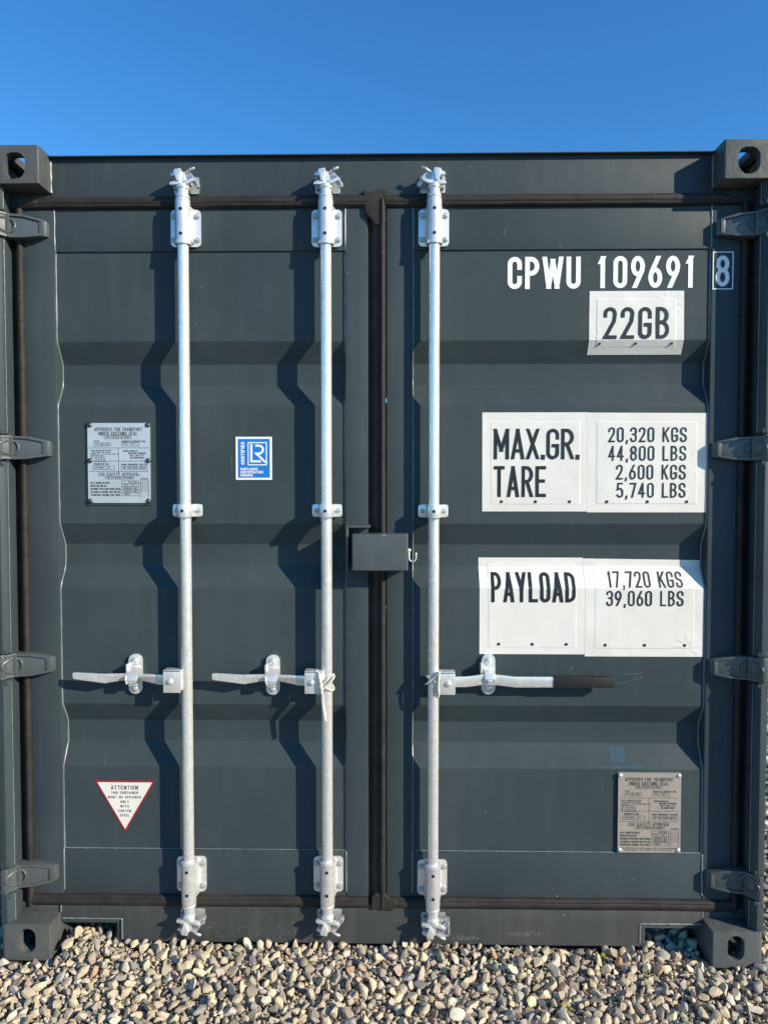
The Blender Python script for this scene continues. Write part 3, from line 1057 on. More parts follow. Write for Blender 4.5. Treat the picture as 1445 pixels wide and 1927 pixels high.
        L = [[(w * .2, h), (w * .6, h * .7), (w * .6, h * .3), (w * .2, 0)]]
    elif c == '&':
        L = [[(w, 0), (w * .2, h * .8), (w * .45, h), (w * .65, h * .8), (0, h * .25), (w * .3, 0), (w, h * .4)]]
    return L


REL = {'M': 1.22, 'W': 1.45, 'I': .25, '.': .26, ',': .34, ' ': .62, "'": .25, '(': .45, ')': .45, 'A': 1.05, 'T': .95, 'L': .9, 'E': .92}


def ribbon(mb, pts, t, place, maxseg):
    """a stroke of thickness t along 2-D pts, mapped to 3-D by place(u, v, lift)"""
    P = [Vector((p[0], p[1])) for p in pts]
    Q = [P[0]]
    for p in P[1:]:
        if (p - Q[-1]).length > 1e-6:
            Q.append(p)
    if len(Q) < 2:
        return
    for i in range(1, len(Q) - 1):
        if (Q[i] - Q[i - 1]).normalized().dot((Q[i + 1] - Q[i]).normalized()) < -.25:      # sharp turn: two straight strokes
            ribbon(mb, Q[:i + 1], t, place, maxseg)
            ribbon(mb, Q[i:], t, (lambda a, b_, l=0: place(a, b_, l + .00025)), maxseg)
            return
    closed = (Q[0] - Q[-1]).length < 1e-5 and len(Q) > 3
    if closed:
        Q = Q[:-1]
    n = len(Q)
    left, right = [], []
    for i in range(n):
        if closed:
            a, b = Q[i - 1], Q[(i + 1) % n]
            d0, d1 = (Q[i] - a).normalized(), (b - Q[i]).normalized()
        else:
            d0 = (Q[i] - Q[i - 1]).normalized() if i > 0 else (Q[1] - Q[0]).normalized()
            d1 = (Q[i + 1] - Q[i]).normalized() if i < n - 1 else d0
        n0, n1 = Vector((-d0.y, d0.x)), Vector((-d1.y, d1.x))
        m = (n0 + n1)
        if m.length < .2:
            m = n0
        m.normalize()
        k = min(1.9, 1 / max(.35, m.dot(n0)))
        left.append(Q[i] + m * (t / 2 * k))
        right.append(Q[i] - m * (t / 2 * k))
    if not closed:                                   # square ends, cut level where the stroke runs up or down
        for e, d in ((0, (Q[0] - Q[1]).normalized()), (n - 1, (Q[-1] - Q[-2]).normalized())):
            for side_ in (left, right):
                if abs(d.y) > .3:
                    k = (Q[e].y + math.copysign(t / 2, d.y) - side_[e].y) / d.y
                else:
                    k = t / 2
                side_[e] = side_[e] + d * k
    rngi = range(n) if closed else range(n - 1)
    for i in rngi:
        j = (i + 1) % n
        seg = max(1, int((Q[j] - Q[i]).length / maxseg))
        for s in range(seg):
            f0, f1 = s / seg, (s + 1) / seg
            quad = [left[i].lerp(left[j], f0), right[i].lerp(right[j], f0), right[i].lerp(right[j], f1), left[i].lerp(left[j], f1)]
            mb.add([place(p.x, p.y, i * .00002) for p in quad], [(0, 1, 2, 3)])


def text(mb, s, x0, x1, z0, z1, t, place, gap=.30, q=4, maxseg=.012, natural=False, mono1=False, fixw=None, align='l'):
    """write s between x0 and x1 (natural letter widths when fixw is given)"""
    h = (z1 - z0) - t
    widths = [(1.0 if (c == '1' and mono1) else (.5 if c == '1' else REL.get(c, 1.0))) for c in s]
    total = sum(widths) + gap * (len(s) - 1)
    u = fixw if fixw else (x1 - x0) / total
    if fixw:
        if align == 'r':
            x0 = x1 - total * u
        elif align == 'c':
            x0 = (x0 + x1) / 2 - total * u / 2
    x = x0
    lift = 0
    for c, wd in zip(s, widths):
        w = max(wd * u - t, t * .05)
        if c != ' ':
            gx, gw = x + t / 2, w
            if c == '1' and mono1:
                gx, gw = x + t / 2 + w * .22, w * .45
            if isinstance(mb, Letters):
                out = MB()
            else:
                out = mb
            for st in glyph(c, gw, h, q):
                lift = (lift + 1) % 5
                pl_ = (lambda l: (lambda a, b_, k=0: place(gx + a, z0 + t / 2 + b_, l + k)))(lift * .00009)
                tt = t * 1.25 if c == '.' else t
                if c == '.':
                    st = [(st[0][0], 0), (st[0][0], t * .25)]
                ribbon(out, st, tt, pl_, maxseg)
            if isinstance(mb, Letters):
                out.build('digit' if c.isdigit() else ('letter' if c.isalpha() else 'punctuation'), mb.mat, mb.parent, smooth=False)
        x += (wd + gap) * u


class Letters:
    """collects a text as one object for each character"""
    def __init__(self, parent, mat):
        self.parent, self.mat = parent, mat


def on_surface(off):
    return lambda x, z, l=0: (x, surf(z) - off - l, z)


def on_plane(y):
    return lambda x, z, l=0: (x, y - l, z)


def lettering(name, parent, mat, writer):
    if name in ("letters", "serial"):
        return writer(Letters(parent, mat))
    mb = MB()
    writer(mb)
    o = mb.build(name, mat, parent, smooth=False)
    o["kind"] = "stuff"
    return o


dr = doors['right']
lettering("letters", dr, M['white_paint'], lambda mb: (
    text(mb, "CPWU", .4110, .6440, 2.1635, 2.2655, .0152, on_surface(.0010), gap=.22, q=6),
    text(mb, "109691", .6920, 1.0150, 2.1650, 2.2665, .0148, on_surface(.0010), gap=.26, q=6, mono1=True)))
lettering("letters", dr, M['white_paint'], lambda mb: text(mb, "8", 1.0695, 1.1130, 2.1665, 2.2640, .0132, on_plane(FR - .0008), q=6))
lettering("digit_box", dr, M['white_paint'], lambda mb: (
    ribbon(mb, [(1.0615, 2.1590), (1.1235, 2.1590), (1.1235, 2.2748), (1.0615, 2.2748), (1.0615, 2.1590)], .0030, on_plane(FR - .0007), .05)))['kind'] = 'thing'


# ------------------------------------------------------------------ white stickers over riveted plates
def sticker(name, x0, x1, z0, z1, inset, parent, label, skew=(0, 0, 0, 0), seed=1, crinkle=None):
    """skew: offsets of bottom-left x, bottom-right x, top-left z, top-right z"""
    ix0, ix1, iz0, iz1 = inset
    xs = sorted(set([x0, x1, ix0 - .0022, ix0 + .0022, ix1 - .0022, ix1 + .0022] + list(np.linspace(x0, x1, 56))))
    zs = [z0, z1, iz0 - .0022, iz0 + .0022, iz1 - .0022, iz1 + .0022] + list(np.linspace(z0, z1, 50))
    zs += [z + d for z, _ in PROFILE if z0 < z < z1 for d in (-.003, 0, .003)]
    zs = sorted(set(zs))
    rd = random.Random(seed)
    vs, fs = [], []
    for z in zs:
        f = (z - z0) / (z1 - z0)
        for x in xs:
            g = (x - x0) / (x1 - x0)
            xx = x + (1 - f) * (skew[0] * (1 - g) + skew[1] * g)
            zz = z + f * (skew[2] * (1 - g) + skew[3] * g)
            up = .0011 if (ix0 - .0001 < x < ix1 + .0001 and iz0 - .0001 < z < iz1 + .0001) else 0
            wr = 0
            for cx_, cz_, rr_, amp in (crinkle or ()):
                dx_, dz_ = x - cx_, z - cz_
                q_ = math.hypot(dx_, dz_) / rr_
                if q_ < 1:
                    wr += amp * (1 - q_) * q_ * 3 * max(0, math.sin(math.atan2(dz_, dx_) * 9 + cx_ * 50) + .3)
            vs.append((xx, surf(zz) - .0012 - up - wr + .00025 * math.sin(x * 61 + seed) * math.sin(z * 47 + seed * 2), zz))
    nx = len(xs)
    for j in range(len(zs) - 1):
        for i in range(nx - 1):
            fs.append((j * nx + i, j * nx + i + 1, (j + 1) * nx + i + 1, (j + 1) * nx + i))
    mb = MB()
    mb.add(vs, fs)
    me = mb.mesh(name, M['vinyl'], smooth=True, angle=20)
    o = put(name, me, parent)
    o["label"] = label
    return o


def dots(o, xs, z, r=.0048):
    for x in xs:
        flat_dot("rivet_hole", r, o, (x, surf(z) - .0036, z), M['black_print'])


LO = .0034
s1 = sticker("type_sticker", .6732, .9735, 1.9570, 2.1558, (.6955, .9470, 1.9800, 2.1300), BOX, "white sticker reading 22GB", (-.0005, .002, 0, 0), 1, [(.93, 2.12, .05, .0007), (.71, 2.00, .04, .0006)])
lettering("letters", s1, M['black_print'], lambda mb: text(mb, "22GB", .7180, .9270, 2.0030, 2.1042, .0116, on_surface(LO), gap=.32, q=6))
dots(s1, (.7071, .8225, .9378), 1.9895)
s2 = sticker("weight_sticker", .3322, .6699, 1.4492, 1.7691, (.3590, .6460, 1.4735, 1.7385), BOX, "white sticker reading MAX.GR. and TARE", (.001, .001, 0, 0), 2, [(.49, 1.74, .06, .0006), (.37, 1.48, .04, .0006)])
lettering("letters", s2, M['black_print'], lambda mb: (
    text(mb, "MAX.GR.", .3696, .6440, 1.6180, 1.7165, .0108, on_surface(LO), gap=.17, q=6),
    text(mb, "TARE", .3700, .5385, 1.4960, 1.5962, .0108, on_surface(LO), gap=.22, q=6)))
dots(s2, (.3949, .5048, .6146), 1.481)
s3 = sticker("weight_sticker", .6702, 1.0515, 1.4465, 1.7682, (.6990, 1.0215, 1.4735, 1.7385), BOX, "white sticker reading 20,320 KGS and 5,740 LBS", (.001, .003, 0, -.002), 3, [(1.01, 1.60, .06, .0006), (.73, 1.74, .05, .0005)])
U_ = .0210
lettering("letters", s3, M['black_print'], lambda mb: [
    text(mb, a, .70, xr, z - .0480, z, .0052, on_surface(LO), gap=.33, q=5, fixw=U_, align='r')
    for a, xr, z in (("20,320 KGS", .9880, 1.7209), ("44,800 LBS", .9868, 1.6611), ("2,600 KGS", .9862, 1.6005), ("5,740 LBS", .9862, 1.5420))])
dots(s3, (.7345, .8644, .9906), 1.481)
s4 = sticker("payload_sticker", .3260, .6685, .9830, 1.2955, (.3560, .6390, 1.0050, 1.2720), BOX, "white sticker reading PAYLOAD", (0, -.001, 0, 0), 4, [(.350, 1.262, .05, .0009), (.60, 1.262, .04, .0006)])
lettering("letters", s4, M['black_print'], lambda mb: text(mb, "PAYLOAD", .3640, .6370, 1.1535, 1.2490, .0108, on_surface(LO), gap=.22, q=6, maxseg=.006))
dots(s4, (.3888, .4978, .6083), 1.0162)
s5 = sticker("payload_sticker", .6692, 1.0515, .9765, 1.2930, (.7010, 1.0200, 1.0030, 1.2700), BOX, "white sticker reading 17,720 KGS and 39,060 LBS", (-.001, -.001, 0, -.005), 5, [(1.000, 1.0075, .050, .0016), (1.02, 1.21, .05, .0006), (.72, 1.262, .05, .0007)])
lettering("letters", s5, M['black_print'], lambda mb: [
    text(mb, a, .70, xr, z - .0500, z, .0052, on_surface(LO), gap=.33, q=5, fixw=U_, align='r', maxseg=.006)
    for a, xr, z in (("17,720 KGS", .9850, 1.2520), ("39,060 LBS", .9850, 1.1920))])
dots(s5, (.7341, .8615, .9904), 1.0142)

# ------------------------------------------------------------------ blue certification label
lr = MB().prism([(-.4672, 1.5518), (-.3490, 1.5518), (-.3490, 1.6915), (-.4672, 1.6915)], 'y', PO - .0016, PO - .0002).build("certification_label", M['sticker_white'], BOX, smooth=False)
lr["label"] = "small blue and white certification label"
MB().prism([(-.4598, 1.5588), (-.3560, 1.5588), (-.3560, 1.6848), (-.4598, 1.6848)], 'y', PO - .0020, PO - .0016001).build("blue_field", M['blue'], lr, smooth=False)


def lr_print(mb):
    y = PO - .0024
    pl_ = on_plane(y)
    ribbon(mb, [(-.4265, 1.6005), (-.3670, 1.6005), (-.3670, 1.6725), (-.4265, 1.6725), (-.4265, 1.6005)], .0032, pl_, .05)
    ribbon(mb, [(-.4160, 1.6655), (-.4160, 1.6118), (-.3880, 1.6118)], .0068, lambda a, b_, l=0: pl_(a, b_, .0001 + l), .05)
    cx, cz = -.3935, 1.6500
    ribbon(mb, [(-.4000, 1.6630)] + arc(cx, cz, .0155, .0130, 90, -90, 10) + [(-.3995, 1.6370), (-.3710, 1.6095)], .0068, lambda a, b_, l=0: pl_(a, b_, .0002 + l), .05)
    text(mb, "CONTAINER", -.4515, -.396, 1.5825, 1.5910, .0020, pl_, gap=.25, q=2)
    text(mb, "CERTIFICATION", -.4515, -.378, 1.5725, 1.5810, .0020, pl_, gap=.25, q=2)
    text(mb, "SCHEME", -.4515, -.412, 1.5625, 1.5708, .0020, pl_, gap=.25, q=2)
    # the word up the side
    mb2 = MB()
    text(mb2, "CERTIFIED", 0, .0740, 0, .0115, .0027, lambda a, b_, l=0: (a, b_, l), gap=.25, q=3)
    mb.add([(-.4385 - v[1], y - v[2], 1.6010 + v[0]) for v in mb2.v], mb2.f)


lettering("small_print", lr, M['sticker_white'], lr_print)

# ------------------------------------------------------------------ attention triangle
tri = MB().prism([(-.9438, .5555), (-.7430, .5555), (-.8440, .3830)], 'y', PO - .0016, PO - .0002).build("warning_triangle", M['red'], BOX, smooth=False)
tri["label"] = "white triangular ATTENTION label edged in red"
MB().prism([(-.9345, .5500), (-.7523, .5500), (-.8440, .3935)], 'y', PO - .0020, PO - .0016001).build("white_field", M['cream'], tri, smooth=False)
lettering("small_print", tri, M['grey_print'], lambda mb: [
    text(mb, a, -.8440 - w / 2, -.8440 + w / 2, z, z + h, t, on_plane(PO - .0024), gap=.38, q=2)
    for a, w, z, h, t in (("ATTENTION", .0900, .5262, .0135, .0020), ("THIS CONTAINER", .0900, .5115, .0085, .0013), ("MUST BE REPAIRED", .1100, .4965, .0085, .0013),
                          ("ONLY", .0290, .4810, .0085, .0013), ("WITH", .0300, .4660, .0085, .0013), ("CORTEN", .0430, .4505, .0085, .0013), ("STEEL", .0310, .4355, .0085, .0013))])


# ------------------------------------------------------------------ data plates
def data_plate(x0, x1, z0, z1, y, mat, label, rivets, seed):
    P = MB().prism(rrect(x0, x1, z0, z1, .004, 3), 'y', y, y + .0022).build("data_plate", mat, BOX, smooth=False)
    P["label"] = label
    W, Hh = x1 - x0, z1 - z0
    X = lambda f: x0 + f * W
    Z = lambda f: z1 - f * Hh
    pl_ = on_plane(y - .0003)
    t = .0011

    def wr(mb):
        def row(s, a, b_, f, h, th=t):
            text(mb, s, X(a), X(b_), Z(f) - h, Z(f), th, pl_, gap=.32, q=2)

        def line(a, f, b_, g, th=.0011):
            ribbon(mb, [(X(a), Z(f)), (X(b_), Z(g))], th, lambda u, v, l=0: pl_(u, v, .0006 + l), .5)

        def boxed(a, b_, f, g, s='', th=.0009):
            ribbon(mb, [(X(a), Z(f)), (X(b_), Z(f)), (X(b_), Z(g)), (X(a), Z(g)), (X(a), Z(f))], th, lambda u, v, l=0: pl_(u, v, .0006 + l), .5)
            if s:
                hh = (g - f) * Hh
                text(mb, s, X(a) + .006, min(X(b_) - .006, X(a) + .006 + len(s) * .0072), Z(g) + hh * .2, Z(f) - hh * .2, .0011, pl_, gap=.3, q=2)
        row("APPROVED FOR TRANSPORT", .11, .88, .055, .0120, .0017)
        row("UNDER CUSTOMS SEAL", .17, .80, .108, .0120, .0017)
        boxed(.27, .70, .155, .195, "GB-C 15/28 LR 0028")
        row("TYPE", .10, .19, .215, .0058)
        row("MANUFACTURER'S NO.", .55, .93, .217, .0062)
        boxed(.10, .37, .245, .285, "PU 22-0A")
        boxed(.55, .82, .245, .285, "PU 01")
        line(.03, .310, .97, .310)
        line(.495, .31, .495, .635)
        for k, (s, b_) in enumerate((("DOOR OPENING END DEVICE", .38), ("A THE DOOR SEAL UNITS", .36), ("SERIES NO 1 - 19-06-006 AND 07", .49), ("SIDE DOOR LOCKS", .25), ("22 - 06 31 01 06", .28), ("30 - 06 31 01 06", .28), ("INTERNATIONAL", .30))):
            row(s, .05 if k < 6 else .1, b_, .335 + k * .0225, .0040, .0008)
        for k, (s, a, b_) in enumerate((("MANUFACTURED BY", .57, .80), ("CONTAINER PROVIDERS", .65, .93), ("INTL. (HK) LTD", .68, .90), ("(AS AGENTS ONLY)", .68, .90))):
            row(s, a, b_, .340 + k * .028, .0054, .0010)
        line(.03, .475, .97, .475)
        row("OWNER'S NO.", .10, .34, .500, .0066)
        boxed(.08, .43, .535, .580, "CPWU 10")
        row("WOOD COMPONENT TREATED", .54, .95, .508, .0056)
        boxed(.54, .95, .540, .580, "IM TIM-BOR 2022")
        line(.03, .605, .97, .605)
        row("CSC SAFETY APPROVAL", .17, .83, .620, .0115, .0015)
        boxed(.28, .74, .668, .700, "GB-LR 28412-09/2022")
        for k, (s, b_) in enumerate((("DATE MANUFACTURED", .35), ("IDENTIFICATION NO.", .30), ("MAXIMUM OPERATING GROSS MASS", .52), ("ALLOWABLE STACKING LOAD FOR 1.8G", .52), ("TRANSVERSE RACKING TEST FORCE", .52))):
            row(s, .04, b_, .735 + k * .038, .0066, .0011)
            boxed(.545, .81, .722 + k * .038, .757 + k * .038, ("    09/22", "PU 01", "20320 KG", "192000 KG", "150")[k])
        row("MAINTENANCE", .84, .97, .690, .0040, .0008)
        for k in range(6):
            line(.84, .722 + k * .026, .97, .722 + k * .026, .0009)
        line(.84, .722, .84, .925, .0009)
        line(.97, .722, .97, .925, .0009)
        if rivets == 'studs':
            row("NO APPROVAL IS VALID UNLESS THE PLATE IS MAINTAINED", .06, .95, .935, .0040, .0008)
            row("SUBJECT TO ACEP EXAMINATION", .12, .86, .958, .0040, .0008)
    lettering("small_print", P, M['grey_print'], wr)
    if rivets == 'rivets':
        for fx in (.035, .965):
            for fz in (.025, .47, .975):
                put("rivet", rivet_me, P, (X(fx), y, Z(fz)), (1.15, 1.15, 1.15))
    else:
        for fx in (.03, .965):
            for fz in (.03, .965):
                put("rivet", rivet_me, P, (X(fx), y, Z(fz)), (.6, .6, .6)).data = round_me
    return P


back = MB().prism(rrect(-.9575, -.7395, 1.4680, 1.7420, .005, 3), 'y', PO - .0030, PO - .0002)
dp = data_plate(-.9500, -.7455, 1.4765, 1.7365, PO - .0056, M['plate'], "bright riveted approval plate on the door with two bars", 'rivets', 1)
back.build("plate_backing", M['paint'], dp, bevel=.0012)
dp2 = data_plate(.7795, .9835, .3310, .5950, PO - .0085, M['plate_tan'], "approval plate below the payload stickers, tinted with painted gravel reflection", 'studs', 2)
MB().box(.7805, .9825, PO - .0062, PO - .0002, .5750, .5945).build("plate_spacer", M['plate'], dp2)
MB().box(.7815, .9815, PO - .0062, PO - .0002, .3320, .3520).build("plate_spacer", M['plate'], dp2)

# ------------------------------------------------------------------ tape residue, dust and scratches on the doors
def patch(name, poly, mat, parent, off=.0006):
    mb = MB()
    mb.add([(x, surf(z) - off, z) for x, z in poly], [tuple(range(len(poly)))])
    return mb.build(name, mat, parent, smooth=False)


rt = random.Random(3)


def ragged(x0, x1, z0, z1, j, n=9):
    pts = [(x0 + (x1 - x0) * k / n, z1 + rt.uniform(-j, j)) for k in range(n + 1)]
    pts += [(x1 + rt.uniform(-j, j), z1 - (z1 - z0) * k / n) for k in range(1, n)]
    pts += [(x1 - (x1 - x0) * k / n, z0 + rt.uniform(-j, j)) for k in range(n + 1)]
    pts += [(x0 + rt.uniform(-j, j), z0 + (z1 - z0) * k / n) for k in range(1, n)]
    return pts


patch("tape_residue", ragged(.757, .8085, .622, .6685, .0014), M['tape'], dr)
patch("tape_residue", ragged(.725, .866, .6065, .6135, .0022, 16), M['tape'], dr, .0009)
for k, (x_, z_, dx, dz, w_) in enumerate(((.575, 2.288 + .004, .006, .012, .0010), (.398, 2.335, .006, .018, .0012), (.742, 2.53, .000, .03, .0008), (.66, 2.535, -.008, .012, .0009),
                                         (.62, .930, .010, .016, .0011), (.80, .918, .060, .006, .0007), (.78, .888, .08, .022, .0006), (.335, 1.716, .006, .011, .0009),
                                         (.60, 2.195, .010, .020, .0009), (.345, .455, .004, .004, .0016), (.83, .245, .008, -.006, .0010), (.29, 2.55, .008, -.012, .0012))):
    band = z_ > 2.44
    y_ = (FR if band else (.0805 if (z_ > 2.287 or z_ < .327) else surf(z_))) - .0006
    mb = MB()
    ribbon(mb, [(x_, z_), (x_ + dx * .55, z_ + dz * .45), (x_ + dx, z_ + dz)], w_, lambda u, v, l=0: (u, y_, v), .02)
    mb.build("scratch", M['chip'], BOX if band else dr, smooth=False)


def scuff(poly_c, rx, rz, n, y, parent, seed):
    rd = random.Random(seed)
    mb = MB()
    for k in range(n):
        a, rr_ = rd.uniform(0, 6.28), rd.random() ** .7
        x, z = poly_c[0] + math.cos(a) * rr_ * rx, poly_c[1] + math.sin(a) * rr_ * rz
        s = rd.uniform(.0006, .0016)
        o = rd.uniform(0, .0002)
        mb.add([(x - s * rd.uniform(.6, 1.6), y - o, z - s), (x + s, y - o, z - s * .7), (x + s * .8, y - o, z + s), (x - s, y - o, z + s * .8)], [(0, 1, 2, 3)])
    o_ = mb.build("dust_specks", M['dust'], parent, smooth=False)
    o_["kind"] = "stuff"


scuff((.28, .045), .05, .008, 90, SF - .0006, sill, 1)
scuff((.48, .060), .06, .010, 110, SF - .0006, sill, 2)
scuff((-.45, .075), .20, .04, 60, SF - .0006, sill, 3)
scuff((.10, .075), .12, .04, 50, SF - .0006, sill, 4)

# ================================================================== cords tied on the bars
def twisted(mb, path, r, turns_per_m=55, strands=3):
    pts = subdivide(path, .0035)
    n = len(pts)
    for s in range(strands):
        out = []
        acc = 0
        for i, p in enumerate(pts):
            a, b_ = pts[max(0, i - 1)], pts[min(n - 1, i + 1)]
            t = (b_ - a).normalized()
            up = Vector((0, 0, 1)) if abs(t.z) < .8 else Vector((1, 0, 0))
            nx = t.cross(up).normalized()
            ny = t.cross(nx)
            if i:
                acc += (p - pts[i - 1]).length
            ph = 2 * math.pi * (acc * turns_per_m + s / strands)
            out.append(p + (nx * math.cos(ph) + ny * math.sin(ph)) * r * .5)
        mb.tube(out, r * .62, 6)


def smooth_path(p, n=4):
    p = [Vector(a) for a in p]
    out = []
    for i in range(len(p) - 1):
        p0, p1, p2, p3 = p[max(0, i - 1)], p[i], p[i + 1], p[min(len(p) - 1, i + 2)]
        for k in range(n):
            t = k / n
            out.append(0.5 * ((2 * p1) + (-p0 + p2) * t + (2 * p0 - 5 * p1 + 4 * p2 - p3) * t * t + (-p0 + 3 * p1 - 3 * p2 + p3) * t ** 3))
    out.append(p[-1])
    return out


def loop_round(x, zc, y, r, tilt, phase=0, turns=1.0, sx=1):
    n = 20
    return [(x + sx * r * math.sin(2 * math.pi * turns * k / n + phase), y - r * math.cos(2 * math.pi * turns * k / n + phase), zc + tilt * math.sin(2 * math.pi * turns * k / n + phase + .4)) for k in range(n + 1)]


x = -.168
mb = MB()
twisted(mb, loop_round(x, .905, RODY, .0225, .022), .0030)
twisted(mb, loop_round(x - .001, .895, RODY, .0235, -.018, .5), .0030)
twisted(mb, smooth_path([(x - .030, .020, .945), (x - .027, .010, .930), (x - .022, .007, .905), (x - .020, .009, .880), (x - .024, .012, .868)]), .0032)
twisted(mb, smooth_path([(x - .024, .010, .940), (x - .018, .004, .915), (x - .013, .004, .880), (x - .011, .010, .862), (x - .010, .013, .835), (x - .006, .012, .805), (x - .003, .013, .782)]), .0052)
twisted(mb, smooth_path([(x - .028, .012, .868), (x - .006, .012, .890), (x + .018, .014, .912), (x + .026, .026, .925)]), .0030)
c1 = mb.build("cord", M['cord'])
c1["label"] = "white twisted cord tied round the middle locking bar with one end hanging down"
c1["category"] = "cord"
x = .1735
mb = MB()
twisted(mb, loop_round(x, .905, RODY, .0225, .018, 0, 1, -1), .0030)
twisted(mb, smooth_path([(x + .019, .012, .943), (x + .016, .004, .925), (x + .014, .004, .895), (x + .016, .006, .868), (x + .010, .010, .862), (x + .006, .010, .890), (x + .012, .008, .925), (x + .019, .012, .945)]), .0032)
twisted(mb, smooth_path([(x + .018, .010, .938), (x + .002, .012, .925), (x - .016, .016, .908), (x - .026, .028, .898)]), .0030)
c2 = mb.build("cord", M['cord'])
c2["label"] = "white twisted cord knotted round the locking bar above the black grip handle"
c2["category"] = "cord"

# ================================================================== gravel
def unit_ico(sub):
    bm = bmesh.new()
    bmesh.ops.create_icosphere(bm, subdivisions=sub, radius=1.0)
    bm.verts.ensure_lookup_table()
    V = np.array([v.co[:] for v in bm.verts])
    F = np.array([[v.index for v in f.verts] for f in bm.faces])
    bm.free()
    return V, F


def stone_proto(V, seed, facets):
    g = np.random.default_rng(seed)
    P = V.copy()
    for _ in range(4):
        k = g.normal(size=3) * 1.6
        P = P * (1 + .10 * np.sin(P @ k + g.uniform(0, 6.28)))[:, None]
    for _ in range(facets):
        d = g.normal(size=3)
        d /= np.linalg.norm(d)
        c = g.uniform(.42, .82)
        s = P @ d
        over = s > c
        P[over] -= np.outer((s[over] - c) * .97, d)
    return P


def h_ground(x, y):
    h = .020 * np.clip((y + .16) / .23, 0, 1)
    h = h + .040 * np.exp(-((x + 1.01) / .055) ** 2 - ((y - .060) / .055) ** 2) + .018 * np.exp(-((x + .93) / .09) ** 2 - ((y - .03) / .06) ** 2)
    h = h - .010 * np.exp(-((x - .98) / .07) ** 2 - ((y - .06) / .09) ** 2)
    foot = (np.abs(x) > 1.03) & (y > -.06)
    h = np.where(foot, np.minimum(h, .004), h)
    h = h + .006 * np.sin(x * 5.1 + 1) * np.sin(y * 9 + x * 2) + .003 * np.sin(x * 17) * np.cos(y * 21)
    return h - .012


PALETTE = np.array([(.72, .62, .43), (.62, .53, .39), (.55, .47, .35), (.52, .475, .41), (.38, .36, .33), (.23, .22, .21), (.62, .52, .37), (.54, .42, .34), (.55, .34, .21), (.80, .72, .57), (.50, .43, .34)])
PW = np.array([.23, .19, .15, .12, .07, .03, .05, .025, .006, .13, .08])
PW = PW / PW.sum()


def inside_obstacle(x, y):
    # castings, sill, the ground below the box away from the openings
    if 1.047 < abs(x) < 1.229 and -.006 < y < .19:
        return True
    if abs(x) < .862 and y > .068:
        return True
    return False


def pack(x0, x1, y0, y1, sizes, tries, taken, cell=.05):
    out = []
    for r in sizes:
        for _ in range(tries):
            x, y = random.uniform(x0, x1), random.uniform(y0, y1)
            if inside_obstacle(x, y):
                continue
            ci, cj = int(x // cell), int(y // cell)
            ok = True
            for i in (ci - 1, ci, ci + 1):
                for j in (cj - 1, cj, cj + 1):
                    for (px, py, pr) in taken.get((i, j), ()):
                        if (px - x) ** 2 + (py - y) ** 2 < ((pr + r) * .72) ** 2:
                            ok = False
                            break
                    if not ok:
                        break
                if not ok:
                    break
            if ok:
                taken.setdefault((ci, cj), []).append((x, y, r))
                out.append((x, y, r))
                break
    return out


def rand_rot(n, g, tilt):
    yaw = g.uniform(0, 2 * np.pi, n)
    tx = g.normal(0, tilt, n)
    ty = g.normal(0, tilt, n)
    cz, sz = np.cos(yaw), np.sin(yaw)
    cx, sx = np.cos(tx), np.sin(tx)
    cy, sy = np.cos(ty), np.sin(ty)
    Z = np.zeros((n, 3, 3)); X = np.zeros((n, 3, 3)); Y = np.zeros((n, 3, 3))
    Z[:, 0, 0] = cz; Z[:, 0, 1] = -sz; Z[:, 1, 0] = sz; Z[:, 1, 1] = cz; Z[:, 2, 2] = 1
    X[:, 0, 0] = 1; X[:, 1, 1] = cx; X[:, 1, 2] = -sx; X[:, 2, 1] = sx; X[:, 2, 2] = cx
    Y[:, 1, 1] = 1; Y[:, 0, 0] = cy; Y[:, 0, 2] = sy; Y[:, 2, 0] = -sy; Y[:, 2, 2] = cy
    return Z @ X @ Y


def stone_material():
    m, nt, b = new_mat("gravel_stone")
    at = node(nt, "ShaderNodeAttribute")
    at.attribute_name = "tint"
    oi = node(nt, "ShaderNodeObjectInfo")
    col = mix(nt, 1.0, at.outputs["Color"], oi.outputs["Color"], 'MULTIPLY')
    geo = node(nt, "ShaderNodeNewGeometry")
    n1 = noise(nt, geo.outputs["Position"], 130, 4, 0.65)
    n2 = noise(nt, geo.outputs["Position"], 700, 3, 0.6)
    col = mix(nt, ramp(nt, n1, 0.35, 0.70), mix(nt, 1.0, col, (.70, .68, .66, 1), 'MULTIPLY'), col)
    col = mix(nt, mathn(nt, 'MULTIPLY', ramp(nt, n2, .55, .75), .35), col, mix(nt, 1.0, col, (.55, .53, .5, 1), 'MULTIPLY'))
    nt.links.new(col, b.inputs["Base Color"])
    b.inputs["Roughness"].default_value = .78
    p = bump(nt, b, n1, .35, .003)
    bump(nt, b, n2, .3, .0009, p)
    return m


M['stone'] = stone_material()
V1, F1 = unit_ico(2)
V2, F2 = unit_ico(3)
V0, F0 = unit_ico(1)
protos_mid = [stone_proto(V1, 100 + k, 9) for k in range(14)]
protos_low = [stone_proto(V0, 200 + k, 2) for k in range(10)]
protos_chip = [stone_proto(V0, 400 + k, 3) for k in range(14)]


